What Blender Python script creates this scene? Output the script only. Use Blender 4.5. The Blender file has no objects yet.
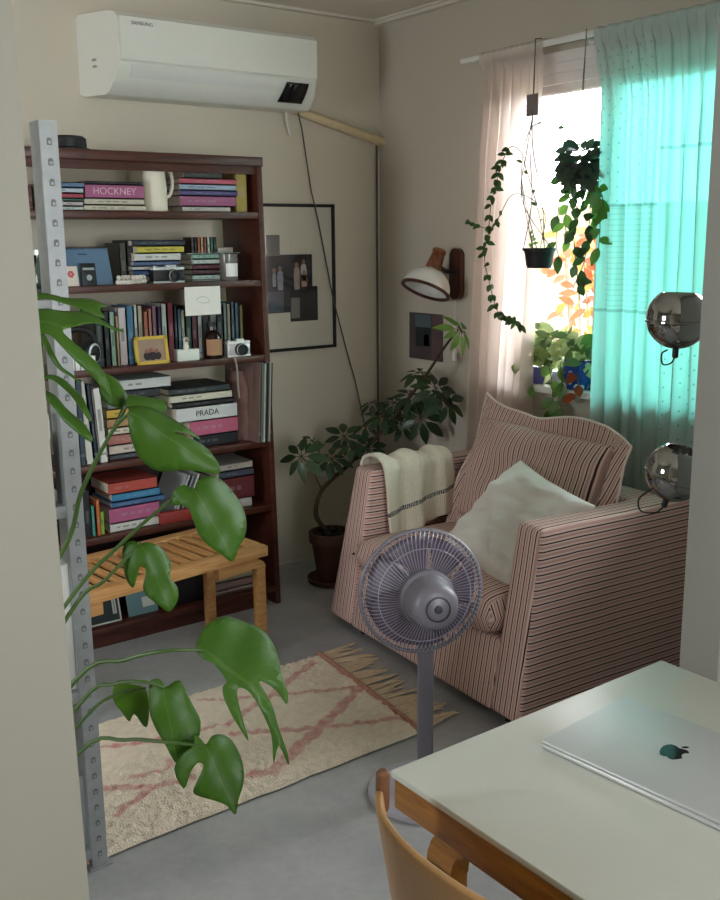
import bpy, bmesh, math, random
from mathutils import Vector, Matrix, noise
from mathutils.geometry import delaunay_2d_cdt
random.seed(7)
SC = bpy.context.scene
COL = SC.collection
V = Vector
# ------------------------------------------------------------------ camera
FPX, HOR, XV, ROLL, CH = 993.0, 239.0, 1729.0, math.radians(.54), 1.6
PITCH = math.atan2(450 - HOR, FPX)
YAW = math.atan2((XV - 360) * math.cos(PITCH), FPX)
_fh = V((math.cos(YAW), math.sin(YAW), 0)); _ri = V((math.sin(YAW), -math.cos(YAW), 0)); _up = V((0, 0, 1))
_F = _fh * math.cos(PITCH) - _up * math.sin(PITCH)
_u = _up * math.cos(PITCH) + _fh * math.sin(PITCH)
_R = _ri * math.cos(ROLL) - _u * math.sin(ROLL)
_D = -_u * math.cos(ROLL) - _ri * math.sin(ROLL)
CAMP = V((0, 0, CH))
cd = bpy.data.cameras.new('camera'); cam = bpy.data.objects.new('camera', cd); COL.objects.link(cam)
cd.sensor_fit = 'VERTICAL'; cd.sensor_height = 36; cd.lens = FPX / 900 * 36; cd.clip_start = .05
m = Matrix.Identity(4)
for i, v in enumerate((_R, -_D, -_F, CAMP)):
    for j in range(3): m[j][i] = v[j]
cam.matrix_world = m
SC.camera = cam
# ------------------------------------------------------------------ world and exposure
SC.view_settings.view_transform = 'Standard'; SC.view_settings.look = 'None'
SC.view_settings.gamma = 1; SC.view_settings.use_curve_mapping = False
SC.view_settings.exposure = 1.12
W = bpy.data.worlds.new('sky'); SC.world = W; W.use_nodes = True
bg = W.node_tree.nodes['Background']; bg.inputs[0].default_value = (.93, .97, 1, 1); bg.inputs[1].default_value = 9.0
def portal(loc, rot, sx, sy):
    l = bpy.data.lights.new('window_daylight', 'AREA'); l.shape = 'RECTANGLE'; l.size = sx; l.size_y = sy
    l.cycles.is_portal = True
    o = bpy.data.objects.new('window_daylight', l); o.location = loc; o.rotation_euler = rot; COL.objects.link(o)
RX0_ = -1.75
BW, XW, CEIL, PY = 4.064, 3.152, 2.63, 1.2         # back wall, window wall, ceiling, partition
WY0, WY1, WZ0, WZ1 = 1.36, 3.2, .985, 2.23         # living room window
KX0, KX1, KY, KZ0, KZ1 = .1, 1.6, -1.9, .9, 2.3      # unseen window behind the camera, added to brighten the rooms
portal((XW + .2, (WY0 + WY1) / 2, (WZ0 + WZ1) / 2), (0, math.radians(90), 0), WZ1 - WZ0, WY1 - WY0)
portal(((KX0 + KX1) / 2, KY - .12, (KZ0 + KZ1) / 2), (math.radians(90), 0, 0), KX1 - KX0, KZ1 - KZ0)

LY0, LY1, LZ0, LZ1 = 2.1, 3.0, 1.0, 2.0               # unseen opening in the left wall, added for more daylight
portal((RX0_ - .12, (LY0 + LY1) / 2, (LZ0 + LZ1) / 2), (0, math.radians(-90), 0), LZ1 - LZ0, LY1 - LY0)

def pt(px, py, X=None, Y=None, Z=None, D=None):
    d = _F * FPX + _R * (px - 360) + _D * (py - 450)
    if X is not None: t = (X - CAMP.x) / d.x
    elif Y is not None: t = (Y - CAMP.y) / d.y
    elif Z is not None: t = (Z - CAMP.z) / d.z
    else: t = D / math.hypot(d.x, d.y)
    return CAMP + d * t
# ------------------------------------------------------------------ materials
def lin(h):
    h = h.lstrip('#'); r = []
    for i in (0, 2, 4):
        c = int(h[i:i + 2], 16) / 255
        r.append(c / 12.92 if c <= .04045 else ((c + .055) / 1.055) ** 2.4)
    return (*r, 1)
_mats = {}
def dull(h):
    r, g, b_ = (int(h[i:i + 2], 16) for i in (0, 2, 4)); l = .3 * r + .59 * g + .11 * b_
    return '%02x%02x%02x' % tuple(int((c * .84 + l * .16) * .92) for c in (r, g, b_))
def new_mat(name):
    mt = bpy.data.materials.new(name); mt.use_nodes = True
    nt = mt.node_tree; return mt, nt, nt.nodes['Principled BSDF'], nt.nodes, nt.links
def mat(h, rough=.6, metal=0, var=.06, scale=20, bump=0, stretch=None, spec=.5, trans=0, name=None, coat=0):
    key = (h, rough, metal, var, scale, bump, stretch, spec, trans, coat)
    if key in _mats: return _mats[key]
    mt, nt, b, N, L = new_mat(name or 'm_' + h.strip('#'))
    b.inputs['Roughness'].default_value = rough; b.inputs['Metallic'].default_value = metal
    b.inputs['Specular IOR Level'].default_value = spec
    if trans: b.inputs['Transmission Weight'].default_value = trans
    if coat: b.inputs['Coat Weight'].default_value = coat
    tc = N.new('ShaderNodeTexCoord'); nz = N.new('ShaderNodeTexNoise'); nz.inputs['Scale'].default_value = scale
    nz.inputs['Detail'].default_value = 4
    src = tc.outputs['Object']
    if stretch:
        mp = N.new('ShaderNodeMapping'); mp.inputs['Scale'].default_value = stretch; L.new(src, mp.inputs[0]); src = mp.outputs[0]
    L.new(src, nz.inputs['Vector'])
    c = lin(h); mx = N.new('ShaderNodeMix'); mx.data_type = 'RGBA'
    mx.inputs[6].default_value = (*[x * (1 - 2.2 * var) for x in c[:3]], 1); mx.inputs[7].default_value = (*[min(1, x * (1 + 2.2 * var)) for x in c[:3]], 1)
    L.new(nz.outputs['Fac'], mx.inputs[0]); L.new(mx.outputs[2], b.inputs['Base Color'])
    if bump:
        bp = N.new('ShaderNodeBump'); bp.inputs['Strength'].default_value = bump; bp.inputs['Distance'].default_value = .01
        L.new(nz.outputs['Fac'], bp.inputs['Height']); L.new(bp.outputs[0], b.inputs['Normal'])
    _mats[key] = mt; return mt
def mth(nt, op, a, b=None):
    n = nt.nodes.new('ShaderNodeMath'); n.operation = op
    for i, x in enumerate((a, b)):
        if x is None: continue
        if isinstance(x, (int, float)): n.inputs[i].default_value = x
        else: nt.links.new(x, n.inputs[i])
    return n.outputs[0]
def mixc(nt, f, a, b):
    n = nt.nodes.new('ShaderNodeMix'); n.data_type = 'RGBA'
    for i, x in ((0, f), (6, a), (7, b)):
        if isinstance(x, (int, float)): n.inputs[i].default_value = x
        elif isinstance(x, tuple): n.inputs[i].default_value = x
        else: nt.links.new(x, n.inputs[i])
    return n.outputs[2]
def wood(h, h2, stretch=(1, 12, 12), rough=.45, scale=6):
    mt, nt, b, N, L = new_mat('wood')
    tc = N.new('ShaderNodeTexCoord'); mp = N.new('ShaderNodeMapping'); mp.inputs['Scale'].default_value = stretch
    nz = N.new('ShaderNodeTexNoise'); nz.inputs['Scale'].default_value = scale; nz.inputs['Detail'].default_value = 6; nz.inputs['Distortion'].default_value = .6
    L.new(tc.outputs['Object'], mp.inputs[0]); L.new(mp.outputs[0], nz.inputs['Vector'])
    r = N.new('ShaderNodeMapRange'); r.inputs[1].default_value = .35; r.inputs[2].default_value = .65; L.new(nz.outputs['Fac'], r.inputs[0])
    L.new(mixc(nt, r.outputs[0], lin(h), lin(h2)), b.inputs['Base Color']); b.inputs['Roughness'].default_value = rough
    return mt
def leaf_mat(h, h2, vein=.0, transl=.35, rough=.4):
    mt, nt, b, N, L = new_mat('leaf')
    tc = N.new('ShaderNodeTexCoord'); nz = N.new('ShaderNodeTexNoise'); nz.inputs['Scale'].default_value = 9
    L.new(tc.outputs['Object'], nz.inputs['Vector'])
    col = mixc(nt, nz.outputs['Fac'], lin(h), lin(h2))
    if vein:
        uv = N.new('ShaderNodeSeparateXYZ'); L.new(tc.outputs['UV'], uv.inputs[0])
        av = mth(nt, 'ABSOLUTE', uv.outputs[1])
        mid = mth(nt, 'LESS_THAN', av, .014)
        s = mth(nt, 'FRACT', mth(nt, 'MULTIPLY', mth(nt, 'SUBTRACT', uv.outputs[0], mth(nt, 'MULTIPLY', av, .7)), 7.0))
        side = mth(nt, 'MULTIPLY', mth(nt, 'LESS_THAN', s, .07), .5)
        f = mth(nt, 'MULTIPLY', mth(nt, 'MAXIMUM', mid, side), vein)
        col = mixc(nt, f, col, lin('8fae5a'))
    L.new(col, b.inputs['Base Color']); b.inputs['Roughness'].default_value = rough
    tr = N.new('ShaderNodeBsdfTranslucent'); L.new(col, tr.inputs[0])
    ms = N.new('ShaderNodeMixShader'); ms.inputs[0].default_value = transl
    L.new(b.outputs[0], ms.inputs[1]); L.new(tr.outputs[0], ms.inputs[2])
    L.new(ms.outputs[0], N['Material Output'].inputs[0])
    return mt
def glassy(h, gloss=.06, rough=.02):
    mt, nt, b, N, L = new_mat('pane_glass')
    t = N.new('ShaderNodeBsdfTransparent'); t.inputs[0].default_value = lin(h)
    g = N.new('ShaderNodeBsdfGlossy'); g.inputs['Roughness'].default_value = rough
    fr = N.new('ShaderNodeFresnel'); fr.inputs[0].default_value = 1.35
    ms = N.new('ShaderNodeMixShader'); L.new(fr.outputs[0], ms.inputs[0]); L.new(t.outputs[0], ms.inputs[1]); L.new(g.outputs[0], ms.inputs[2])
    L.new(ms.outputs[0], N['Material Output'].inputs[0]); return mt
M = dict(
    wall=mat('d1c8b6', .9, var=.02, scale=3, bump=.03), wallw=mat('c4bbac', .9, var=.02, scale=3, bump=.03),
    ceil=mat('dcd4c6', .9, var=.02, scale=2), part=mat('8c8b83', .8, var=.02, scale=2), partl=mat('8c897b', .6, var=.02, scale=2),
    white=mat('e9e9e4', .4, var=.01), offw=mat('ddd8cc', .6, var=.03), black=mat('151517', .5, var=.1), dark=mat('2a2a2e', .5, var=.1),
    steel=mat('9ea2a2', .45, .35, var=.1, scale=30), chrome=mat('9c9c9a', .06, 1, var=.02), silver=mat('cdd0ce', .35, .35, var=.01),
    mahog=wood('38180f', '54281b', (1, 10, 14), .4), birch=wood('b07c48', 'ca9860', (1.2, 14, 14), .5),
    birchy=wood('ae7a46', 'c8965e', (14, 1.2, 14), .5), teak=wood('6b3a20', '8c5230', (14, 14, 1.5), .4), oak=wood('8a5a24', 'a8742f', (14, 1.5, 14), .4),
    palisander=wood('3a1a14', '54281c', (14, 14, 1.2), .35), plane=mat('b58a58', .4, var=.06, scale=8, stretch=(1, 12, 2)),
    paper=mat('ddd3bf', .9, var=.06, scale=80), cream=mat('e4dcc8', .7, var=.03), pot=mat('5a382a', .8, var=.12, scale=14, bump=.1),
    soil=mat('241a12', 1, var=.3, scale=60, bump=.6), bark=mat('4a3a2a', .9, var=.25, scale=40, bump=.4),
    grey=mat('6e6a72', .4, var=.03), greyd=mat('57545c', .4, var=.03),
)
# ------------------------------------------------------------------ mesh builder
class MB:
    def __init__(s): s.bm = bmesh.new(); s.uv = None
    def mark(s, faces, mi):
        for f in faces: f.material_index = mi
    def box(s, x0, x1, y0, y1, z0, z1, mi=0, bev=0, seg=2, mx=None):
        c = [V((x, y, z)) for x in (x0, x1) for y in (y0, y1) for z in (z0, z1)]
        return s.hexa(c, mi, bev, seg, mx)
    def hexa(s, c, mi=0, bev=0, seg=2, mx=None):     # c ordered x-major, then y, then z
        if mx is not None: c = [mx @ p for p in c]
        vs = [s.bm.verts.new(p) for p in c]
        fs = [s.bm.faces.new([vs[i] for i in q]) for q in ((0, 1, 3, 2), (4, 6, 7, 5), (0, 4, 5, 1), (2, 3, 7, 6), (0, 2, 6, 4), (1, 5, 7, 3))]
        s.mark(fs, mi)
        if bev:
            ed = list({e for f in fs for e in f.edges})
            r = bmesh.ops.bevel(s.bm, geom=ed, offset=bev, segments=seg, profile=.5, affect='EDGES')
            s.mark(r['faces'], mi)
        return vs
    def ring(s, c, n, e, r, seg, ry=None):
        f = n.cross(e); ry = r if ry is None else ry
        return [s.bm.verts.new(c + e * (r * math.cos(2 * math.pi * i / seg)) + f * (ry * math.sin(2 * math.pi * i / seg))) for i in range(seg)]
    def skin(s, a, b, mi=0):
        n = len(a)
        for i in range(n):
            f = s.bm.faces.new((a[i], a[(i + 1) % n], b[(i + 1) % n], b[i])); f.material_index = mi
    def cap(s, a, mi=0, flip=False):
        f = s.bm.faces.new(a[::-1] if flip else a); f.material_index = mi
    def tube(s, path, r, seg=8, mi=0, caps=True):
        path = [V(p) for p in path]; n = len(path)
        rs = r if isinstance(r, (list, tuple)) else [r] * n
        if len(rs) == 2 and n > 2: rs = [rs[0] + (rs[1] - rs[0]) * i / (n - 1) for i in range(n)]
        e = None; prev = None
        for i, p in enumerate(path):
            t = (path[min(i + 1, n - 1)] - path[max(i - 1, 0)]).normalized()
            if e is None: e = t.orthogonal().normalized()
            e = (e - t * e.dot(t)).normalized()
            rg = s.ring(p, t, e, rs[i], seg)
            if prev: s.skin(prev, rg, mi)
            elif caps: s.cap(rg, mi, True)
            prev = rg
        if caps: s.cap(prev, mi)
    def lathe(s, prof, mx=None, seg=24, mi=0, cap0=True, cap1=True):
        mx = mx or Matrix.Identity(4); prev = None
        for r, z in prof:
            rg = [s.bm.verts.new(mx @ V((max(r, 1e-4) * math.cos(2 * math.pi * i / seg), max(r, 1e-4) * math.sin(2 * math.pi * i / seg), z))) for i in range(seg)]
            if prev: s.skin(prev, rg, mi)
            elif cap0: s.cap(rg, mi, True)
            prev = rg
        if cap1: s.cap(prev, mi)
    def prism(s, poly, mx, h, mi=0):                 # polygon in xy extruded in z
        a = [s.bm.verts.new(mx @ V((x, y, 0))) for x, y in poly]; b = [s.bm.verts.new(mx @ V((x, y, h))) for x, y in poly]
        s.cap(a, mi, True); s.cap(b, mi); s.skin(a, b, mi)
    def grid(s, fn, nu, nv, mi=0, uvfn=None):
        g = [[s.bm.verts.new(fn(i / nu, j / nv)) for j in range(nv + 1)] for i in range(nu + 1)]
        for i in range(nu):
            for j in range(nv):
                f = s.bm.faces.new((g[i][j], g[i + 1][j], g[i + 1][j + 1], g[i][j + 1])); f.material_index = mi
                if uvfn:
                    u = s.uvl()
                    for lp, (a, b) in zip(f.loops, ((i, j), (i + 1, j), (i + 1, j + 1), (i, j + 1))): lp[u].uv = uvfn(a / nu, b / nv)
        return g
    def uvl(s):
        return s.bm.loops.layers.uv.verify()
    def build(s, name, mats, parent=None, local=False, smooth=True, ang=35, recalc=True):
        if not isinstance(mats, (list, tuple)): mats = [mats]
        bm = s.bm
        if recalc: bmesh.ops.recalc_face_normals(bm, faces=bm.faces)
        if parent is None and not local:
            xs = [v.co for v in bm.verts]
            o3 = V(((min(p.x for p in xs) + max(p.x for p in xs)) / 2, (min(p.y for p in xs) + max(p.y for p in xs)) / 2, min(p.z for p in xs)))
        elif parent is not None and not local:
            o3 = V((0, 0, 0)); q = parent
            while q: o3 = o3 + q.location; q = q.parent
        else: o3 = V((0, 0, 0))
        for v in bm.verts: v.co -= o3
        me = bpy.data.meshes.new(name); bm.to_mesh(me); bm.free()
        for mt in mats: me.materials.append(mt)
        if smooth:
            for p in me.polygons: p.use_smooth = True
            me.set_sharp_from_angle(angle=math.radians(ang))
        o = bpy.data.objects.new(name, me); COL.objects.link(o)
        if parent is None: o.location = o3
        else: o.parent = parent
        return o
def thing(name, label, cat, loc=(0, 0, 0), rz=0, group=None):
    o = bpy.data.objects.new(name, None); COL.objects.link(o); o.location = loc; o.rotation_euler = (0, 0, rz); o.empty_display_size = .1
    return tag(o, label, cat, group)
def tag(o, label, cat, group=None):
    o['label'] = label; o['category'] = cat
    if group: o['group'] = group
    return o
def struct(o): o['kind'] = 'structure'; return o
def bez(pts, n=24):                                    # Catmull-Rom through points
    pts = [V(p) for p in pts]; P = [pts[0] * 2 - pts[1]] + pts + [pts[-1] * 2 - pts[-2]]; out = []
    k = len(pts) - 1
    for i in range(k):
        a, b, c, d = P[i:i + 4]
        for j in range(max(2, n // k)):
            t = j / max(2, n // k)
            out.append(.5 * ((2 * b) + (c - a) * t + (2 * a - 5 * b + 4 * c - d) * t * t + (3 * b - a - 3 * c + d) * t ** 3))
    return out + [pts[-1]]
def frame(o, zdir, xdir=None):
    z = V(zdir).normalized(); x = V(xdir) if xdir is not None else z.orthogonal(); x = (x - z * x.dot(z)).normalized(); y = z.cross(x)
    mx = Matrix.Identity(4)
    for i, v in enumerate((x, y, z, V(o))):
        for j in range(3): mx[j][i] = v[j]
    return mx
def text_obj(s, size, mx, mt, name, parent, ext=.0006):
    cu = bpy.data.curves.new(name, 'FONT'); cu.body = s; cu.size = size; cu.extrude = ext; cu.align_x = 'CENTER'; cu.align_y = 'CENTER'
    t = bpy.data.objects.new('t', cu); COL.objects.link(t); dg = bpy.context.evaluated_depsgraph_get(); dg.update()
    me = bpy.data.meshes.new_from_object(t.evaluated_get(dg)); bpy.data.objects.remove(t)
    b = MB(); b.bm.from_mesh(me); b.bm.transform(mx)
    return b.build(name, mt, parent, smooth=False)
# ================================================================== SETTING
def concrete():
    mt, nt, b, N, L = new_mat('polished_concrete')
    tc = N.new('ShaderNodeTexCoord'); n1 = N.new('ShaderNodeTexNoise'); n1.inputs['Scale'].default_value = 1.8; n1.inputs['Detail'].default_value = 8; n1.inputs['Roughness'].default_value = .65
    n2 = N.new('ShaderNodeTexNoise'); n2.inputs['Scale'].default_value = 45; n2.inputs['Detail'].default_value = 4
    for n in (n1, n2): L.new(tc.outputs['Object'], n.inputs['Vector'])
    f = mth(nt, 'ADD', mth(nt, 'MULTIPLY', n1.outputs['Fac'], .8), mth(nt, 'MULTIPLY', n2.outputs['Fac'], .2))
    r = N.new('ShaderNodeMapRange'); r.inputs[1].default_value = .35; r.inputs[2].default_value = .65; L.new(f, r.inputs[0])
    L.new(mixc(nt, r.outputs[0], lin('969697'), lin('b4b3b2')), b.inputs['Base Color']); b.inputs['Roughness'].default_value = .38
    return mt
def slab(name, mt, *a):
    b = MB(); b.box(*a); return struct(b.build(name, mt, smooth=False))
RX0, RY0 = -1.75, KY
slab('floor', concrete(), RX0 - .1, XW + .15, RY0 - .1, BW + .1, -.1, 0)
slab('ceiling', M['ceil'], RX0 - .1, XW + .15, RY0 - .1, BW + .1, CEIL, CEIL + .1)
slab('wall_back', M['wall'], RX0 - .1, XW + .15, BW, BW + .1, 0, CEIL)
def holed(name, mt, axis, a0, a1, u0, u1, h):        # wall slab with one rectangular opening h=(u0,u1,z0,z1)
    b = MB()
    for (p, q, z0, z1) in ((u0, h[0], 0, CEIL), (h[1], u1, 0, CEIL), (h[0], h[1], 0, h[2]), (h[0], h[1], h[3], CEIL)):
        if axis == 'x': b.box(a0, a1, p, q, z0, z1)
        else: b.box(p, q, a0, a1, z0, z1)
    return struct(b.build(name, mt, smooth=False))
holed('wall_left', M['wall'], 'x', RX0 - .1, RX0, RY0 - .1, BW, (LY0, LY1, LZ0, LZ1))
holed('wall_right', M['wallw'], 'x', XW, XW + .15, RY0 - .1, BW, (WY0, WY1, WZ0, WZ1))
holed('wall_front', M['wall'], 'y', KY - .1, KY, RX0, XW, (KX0, KX1, KZ0, KZ1))
b = MB(); e0, e1_ = pt(85, 900, Y=PY + .03), pt(6, 0, Y=PY + .03); kx = (e1_.x - e0.x) / (e1_.z - e0.z); xe = lambda z: e0.x + kx * (z - e0.z)
b.hexa([V((x, y, z)) for x in (0, 1) for y in (PY, PY + .03) for z in (0, CEIL)])
for v in b.bm.verts: v.co.x = RX0 if v.co.x == 0 else xe(v.co.z)
bmesh.ops.bevel(b.bm, geom=[e for e in b.bm.edges if all(v.co.x > .2 for v in e.verts) and abs(e.verts[0].co.z - e.verts[1].co.z) > 1], offset=.011, segments=4, affect='EDGES')
struct(b.build('wall_partition', M['partl']))
slab('wall_pillar', M['part'], pt(697, 380, Y=PY + .1).x, XW, PY, PY + .1, 0, CEIL)
b = MB(); b.box(2.0, XW, BW - .004, BW, 0, .012); b.box(RX0, 2.0, BW - .004, BW, 0, .012); struct(b.build('baseboard_back', M['offw']))
b = MB(); b.box(XW - .035, XW, PY + .1, BW, CEIL - .022, CEIL); b.box(XW - .05, XW, PY + .1, BW, CEIL - .008, CEIL); struct(b.build('trim_1', M['ceil']))
b = MB(); b.box(RX0, XW, BW - .03, BW, CEIL - .012, CEIL); struct(b.build('trim_2', M['ceil']))
# added window behind the camera, out of view, lets in extra daylight
b = MB()
for (x0, x1, z0, z1) in ((KX0, KX1, KZ0, KZ0 + .05), (KX0, KX1, KZ1 - .05, KZ1), (KX0, KX0 + .05, KZ0, KZ1), (KX1 - .05, KX1, KZ0, KZ1), ((KX0 + KX1) / 2 - .03, (KX0 + KX1) / 2 + .03, KZ0, KZ1)):
    b.box(x0, x1, KY - .08, KY - .03, z0, z1)
w2 = struct(b.build('added_window_rear', M['white']))
b = MB(); b.box(KX0 + .05, KX1 - .05, KY - .06, KY - .055, KZ0 + .05, KZ1 - .05); b.build('pane', glassy('ffffff'), w2)
b = MB()
for (y0, y1, z0, z1) in ((LY0, LY1, LZ0, LZ0 + .05), (LY0, LY1, LZ1 - .05, LZ1), (LY0, LY0 + .05, LZ0, LZ1), (LY1 - .05, LY1, LZ0, LZ1)): b.box(RX0 - .08, RX0 - .03, y0, y1, z0, z1)
w3 = struct(b.build('added_window_left', M['white']))  # added left window, never in view, lights the living room
b = MB(); b.box(RX0 - .06, RX0 - .055, LY0 + .05, LY1 - .05, LZ0 + .05, LZ1 - .05); b.build('pane', glassy('ffffff'), w3)
# living room window: frame, clear and turquoise panes, an added hidden clear pane, roller box, sill
b = MB(); ym = 2.68
for (y0, y1, z0, z1) in ((WY0, WY1, WZ0, WZ0 + .05), (WY0, WY1, WZ1 - .055, WZ1), (WY0, WY0 + .05, WZ0, WZ1), (WY1 - .05, WY1, WZ0, WZ1), (ym - .035, ym + .035, WZ0, WZ1), (1.93, 2.0, WZ0, WZ1)):
    b.box(XW + .05, XW + .1, y0, y1, z0, z1, bev=.006)
for k, z in enumerate((WZ1 + .01, WZ1 + .05, WZ1 + .085)):
    b.box(XW - .012 - .012 * k, XW + .002, WY0 - .04, WY1 + .04, z - .04, z)
w1 = struct(b.build('window_1', mat('e6dedb', .5, var=.02)))
b = MB(); b.box(XW + .07, XW + .075, ym + .035, WY1 - .05, WZ0 + .05, WZ1 - .055); b.build('pane', glassy('ffffff'), w1)
b = MB(); b.box(XW + .07, XW + .075, 2.0, ym - .035, WZ0 + .05, WZ1 - .055); b.build('pane', glassy('aeebe6'), w1)
b = MB(); b.box(XW + .07, XW + .075, WY0 + .05, 1.93, WZ0 + .05, WZ1 - .055); b.build('pane', glassy('ffffff'), w1)  # out-of-view clear pane, added to let in more white light
b = MB(); b.box(XW - .05, XW + .05, WY0 - .03, WY1 + .03, WZ0 - .03, WZ0, bev=.006); b.build('sill', M['white'], w1)
# ------------------------------------------------------------------ outside
slab('ground', mat('5a544c', .9), XW + .15, 14, -6, 12, -3.1, -3)
b = MB(); b.box(9, 10, -4, 11, -3, 1.95); struct(b.build('wall_outside', mat('5f5540', .9, var=.2, scale=1.5), smooth=False))
# ================================================================== AIR CONDITIONER
ax0, ax1 = 1.705, 2.64
ac = thing('air_conditioner', 'white wall-mounted air conditioner with black display corner above the bookcase', 'air conditioner', ((ax0 + ax1) / 2, BW - .11, 2.171))
def prof_x(poly, x0, x1, mi=0, b=None):
    b = b or MB(); a = [b.bm.verts.new(V((x0, y, z))) for y, z in poly]; c = [b.bm.verts.new(V((x1, y, z))) for y, z in poly]
    b.cap(a, mi, True); b.cap(c, mi); b.skin(a, c, mi); return b
f0 = BW - .22
b = prof_x([(BW - .001, 2.181), (BW - .001, 2.471), (BW - .015, 2.481), (f0 + .06, 2.481), (f0 + .025, 2.474), (f0 + .012, 2.456), (f0 + .012, 2.286), (f0 + .03, 2.231), (f0 + .07, 2.181), (f0 + .09, 2.171), (BW - .02, 2.171)], ax0, ax1)

for v in b.bm.verts:
    if v.co.x < ax0 + .01: v.co.x -= .085 * (v.co.y - f0 - .012) / .21
b.build('body', mat('dcdcd2', .4, var=.01), ac, ang=25)
b = prof_x([(f0 + .01, 2.291), (f0 + .01, 2.463), (f0, 2.456), (f0, 2.298)], ax0 + .006, ax1 - .006); b.build('front_panel', mat('e4e4da', .3, var=.01), ac)
b = MB(); N_ = 8
prev = None
for i in range(N_ + 1):
    t = i / N_; y = f0 + .005 + .068 * t ** 1.5; z = 2.284 - .1 * t
    r = [b.bm.verts.new((ax0 + .05, y, z)), b.bm.verts.new((ax1 - .012, y, z)), b.bm.verts.new((ax1 - .012, y + .008, z + .002)), b.bm.verts.new((ax0 + .05, y + .008, z + .002))]
    if prev: b.skin(prev, r)
    else: b.cap(r, 0, True)
    prev = r
b.cap(prev); b.build('louver', mat('d8d9d2', .35, var=.01), ac)
b = MB()
def dsp(u, v):
    t = .10 + .78 * v; return V((ax1 - .05 - .006 * v - u * (.115 + .012 * v), f0 + .005 + .068 * t ** 1.5 - .0035, 2.284 - .1 * t - .001))
b.grid(dsp, 2, 8)
dp = b.build('display', mat('0c0d10', .15, var=.02), ac); dp.modifiers.new('t', 'SOLIDIFY').thickness = .003
b = MB(); b.box(ax0 - .055, ax0 - .03, f0 + .125, f0 + .15, 2.301, 2.31); b.box(ax0 - .055, ax0 - .03, f0 + .125, f0 + .145, 2.276, 2.284); b.build('latch', mat('9a9a94', .5), ac)
text_obj('SAMSUNG', .02, frame((ax0 + .1, f0 - .001, 2.434), (0, -1, 0), (1, 0, 0)), mat('7d8088', .5), 'lettering', ac)
b = MB(); b.tube([(2.6, BW - .028, 2.195), (2.75, BW - .026, 2.16), (XW + .02, BW - .026, 2.062)], .022, 12); tag(b.build('pipe_cover', mat('d3c09a', .6)), 'beige plastic pipe cover slanting from the air conditioner to the corner', 'pipe')
b = MB(); b.tube([pt(298, 112, Y=BW - .05), pt(302, 130, Y=BW - .04), pt(311, 190, Y=BW - .03), pt(318, 220, Y=BW - .04), pt(333, 298, Y=BW - .04), pt(347, 352, Y=BW - .03), pt(355, 380, Y=BW - .03), pt(368, 440, Y=BW - .05), V((3.02, BW - .05, .2)), V((3.02, BW - .06, .012))], .0034, 8)
tag(b.build('cable', mat('4b4744', .6)), 'dark grey cable hanging from the air conditioner past the picture frame', 'cable')
b = MB(); b.tube([(2.56, BW - .07, 2.18), (2.58, BW - .05, 2.12), (2.60, BW - .04, 2.07)], .006, 8)
tag(b.build('drain_hose', M['offw']), 'short pale hose hanging under the right end of the air conditioner', 'hose')
b = MB(); b.tube([(3.125, BW - .012, 2.05), (3.125, BW - .012, .05)], .0055, 8); tag(b.build('conduit', mat('5c564e', .6)), 'thin dark vertical cable in the wall corner below the pipe cover', 'cable')
# ================================================================== BOOKCASE
BY, BX0, BX1, BD = 3.617, 1.13, 2.195, 3.93
SHELF = dict(A=1.712, B=1.437, C=1.122, D=.752, E=.462, F=.085)
lean = lambda z: .036 * (1 - z / 1.93)
bk = thing('bookcase', 'tall dark red-brown wooden bookcase full of books under the air conditioner', 'bookcase', ((BX0 + BX1) / 2, (BY + BD) / 2, 0))
for x in (BX0, BX1 - .024):
    b = MB(); b.hexa([V((q + lean(z), y, z)) for q in (x, x + .024) for y in (BY, BD) for z in (0, 1.9)], 0, .002); b.build('side_panel', M['mahog'], bk)
b = MB(); b.box(BX0 - .004, BX1 + .004, BY - .006, BD, 1.893, 1.93, bev=.004); b.box(BX0 + .02, BX1 - .02, BY + .012, BY + .03, 1.862, 1.9); b.build('top_board', M['mahog'], bk)
for k, z in SHELF.items():
    b = MB(); b.box(BX0 + .022 + lean(z), BX1 - .022 + lean(z), BY + .004, BD - .005, z - .026, z, bev=.002); b.build('shelf', M['mahog'], bk)
b = MB(); b.box(BX0 + .022, BX1 - .022, BY + .02, BY + .035, 0, .06); b.build('plinth', M['mahog'], bk)
b = MB(); b.box(BX0 + .035, BX1 - .0, BD - .006, BD, .05, .75); b.build('shade_backing', mat('26100c', .7), bk)  # dark sheet standing in for shade behind the lower shelves, otherwise open-backed
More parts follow.
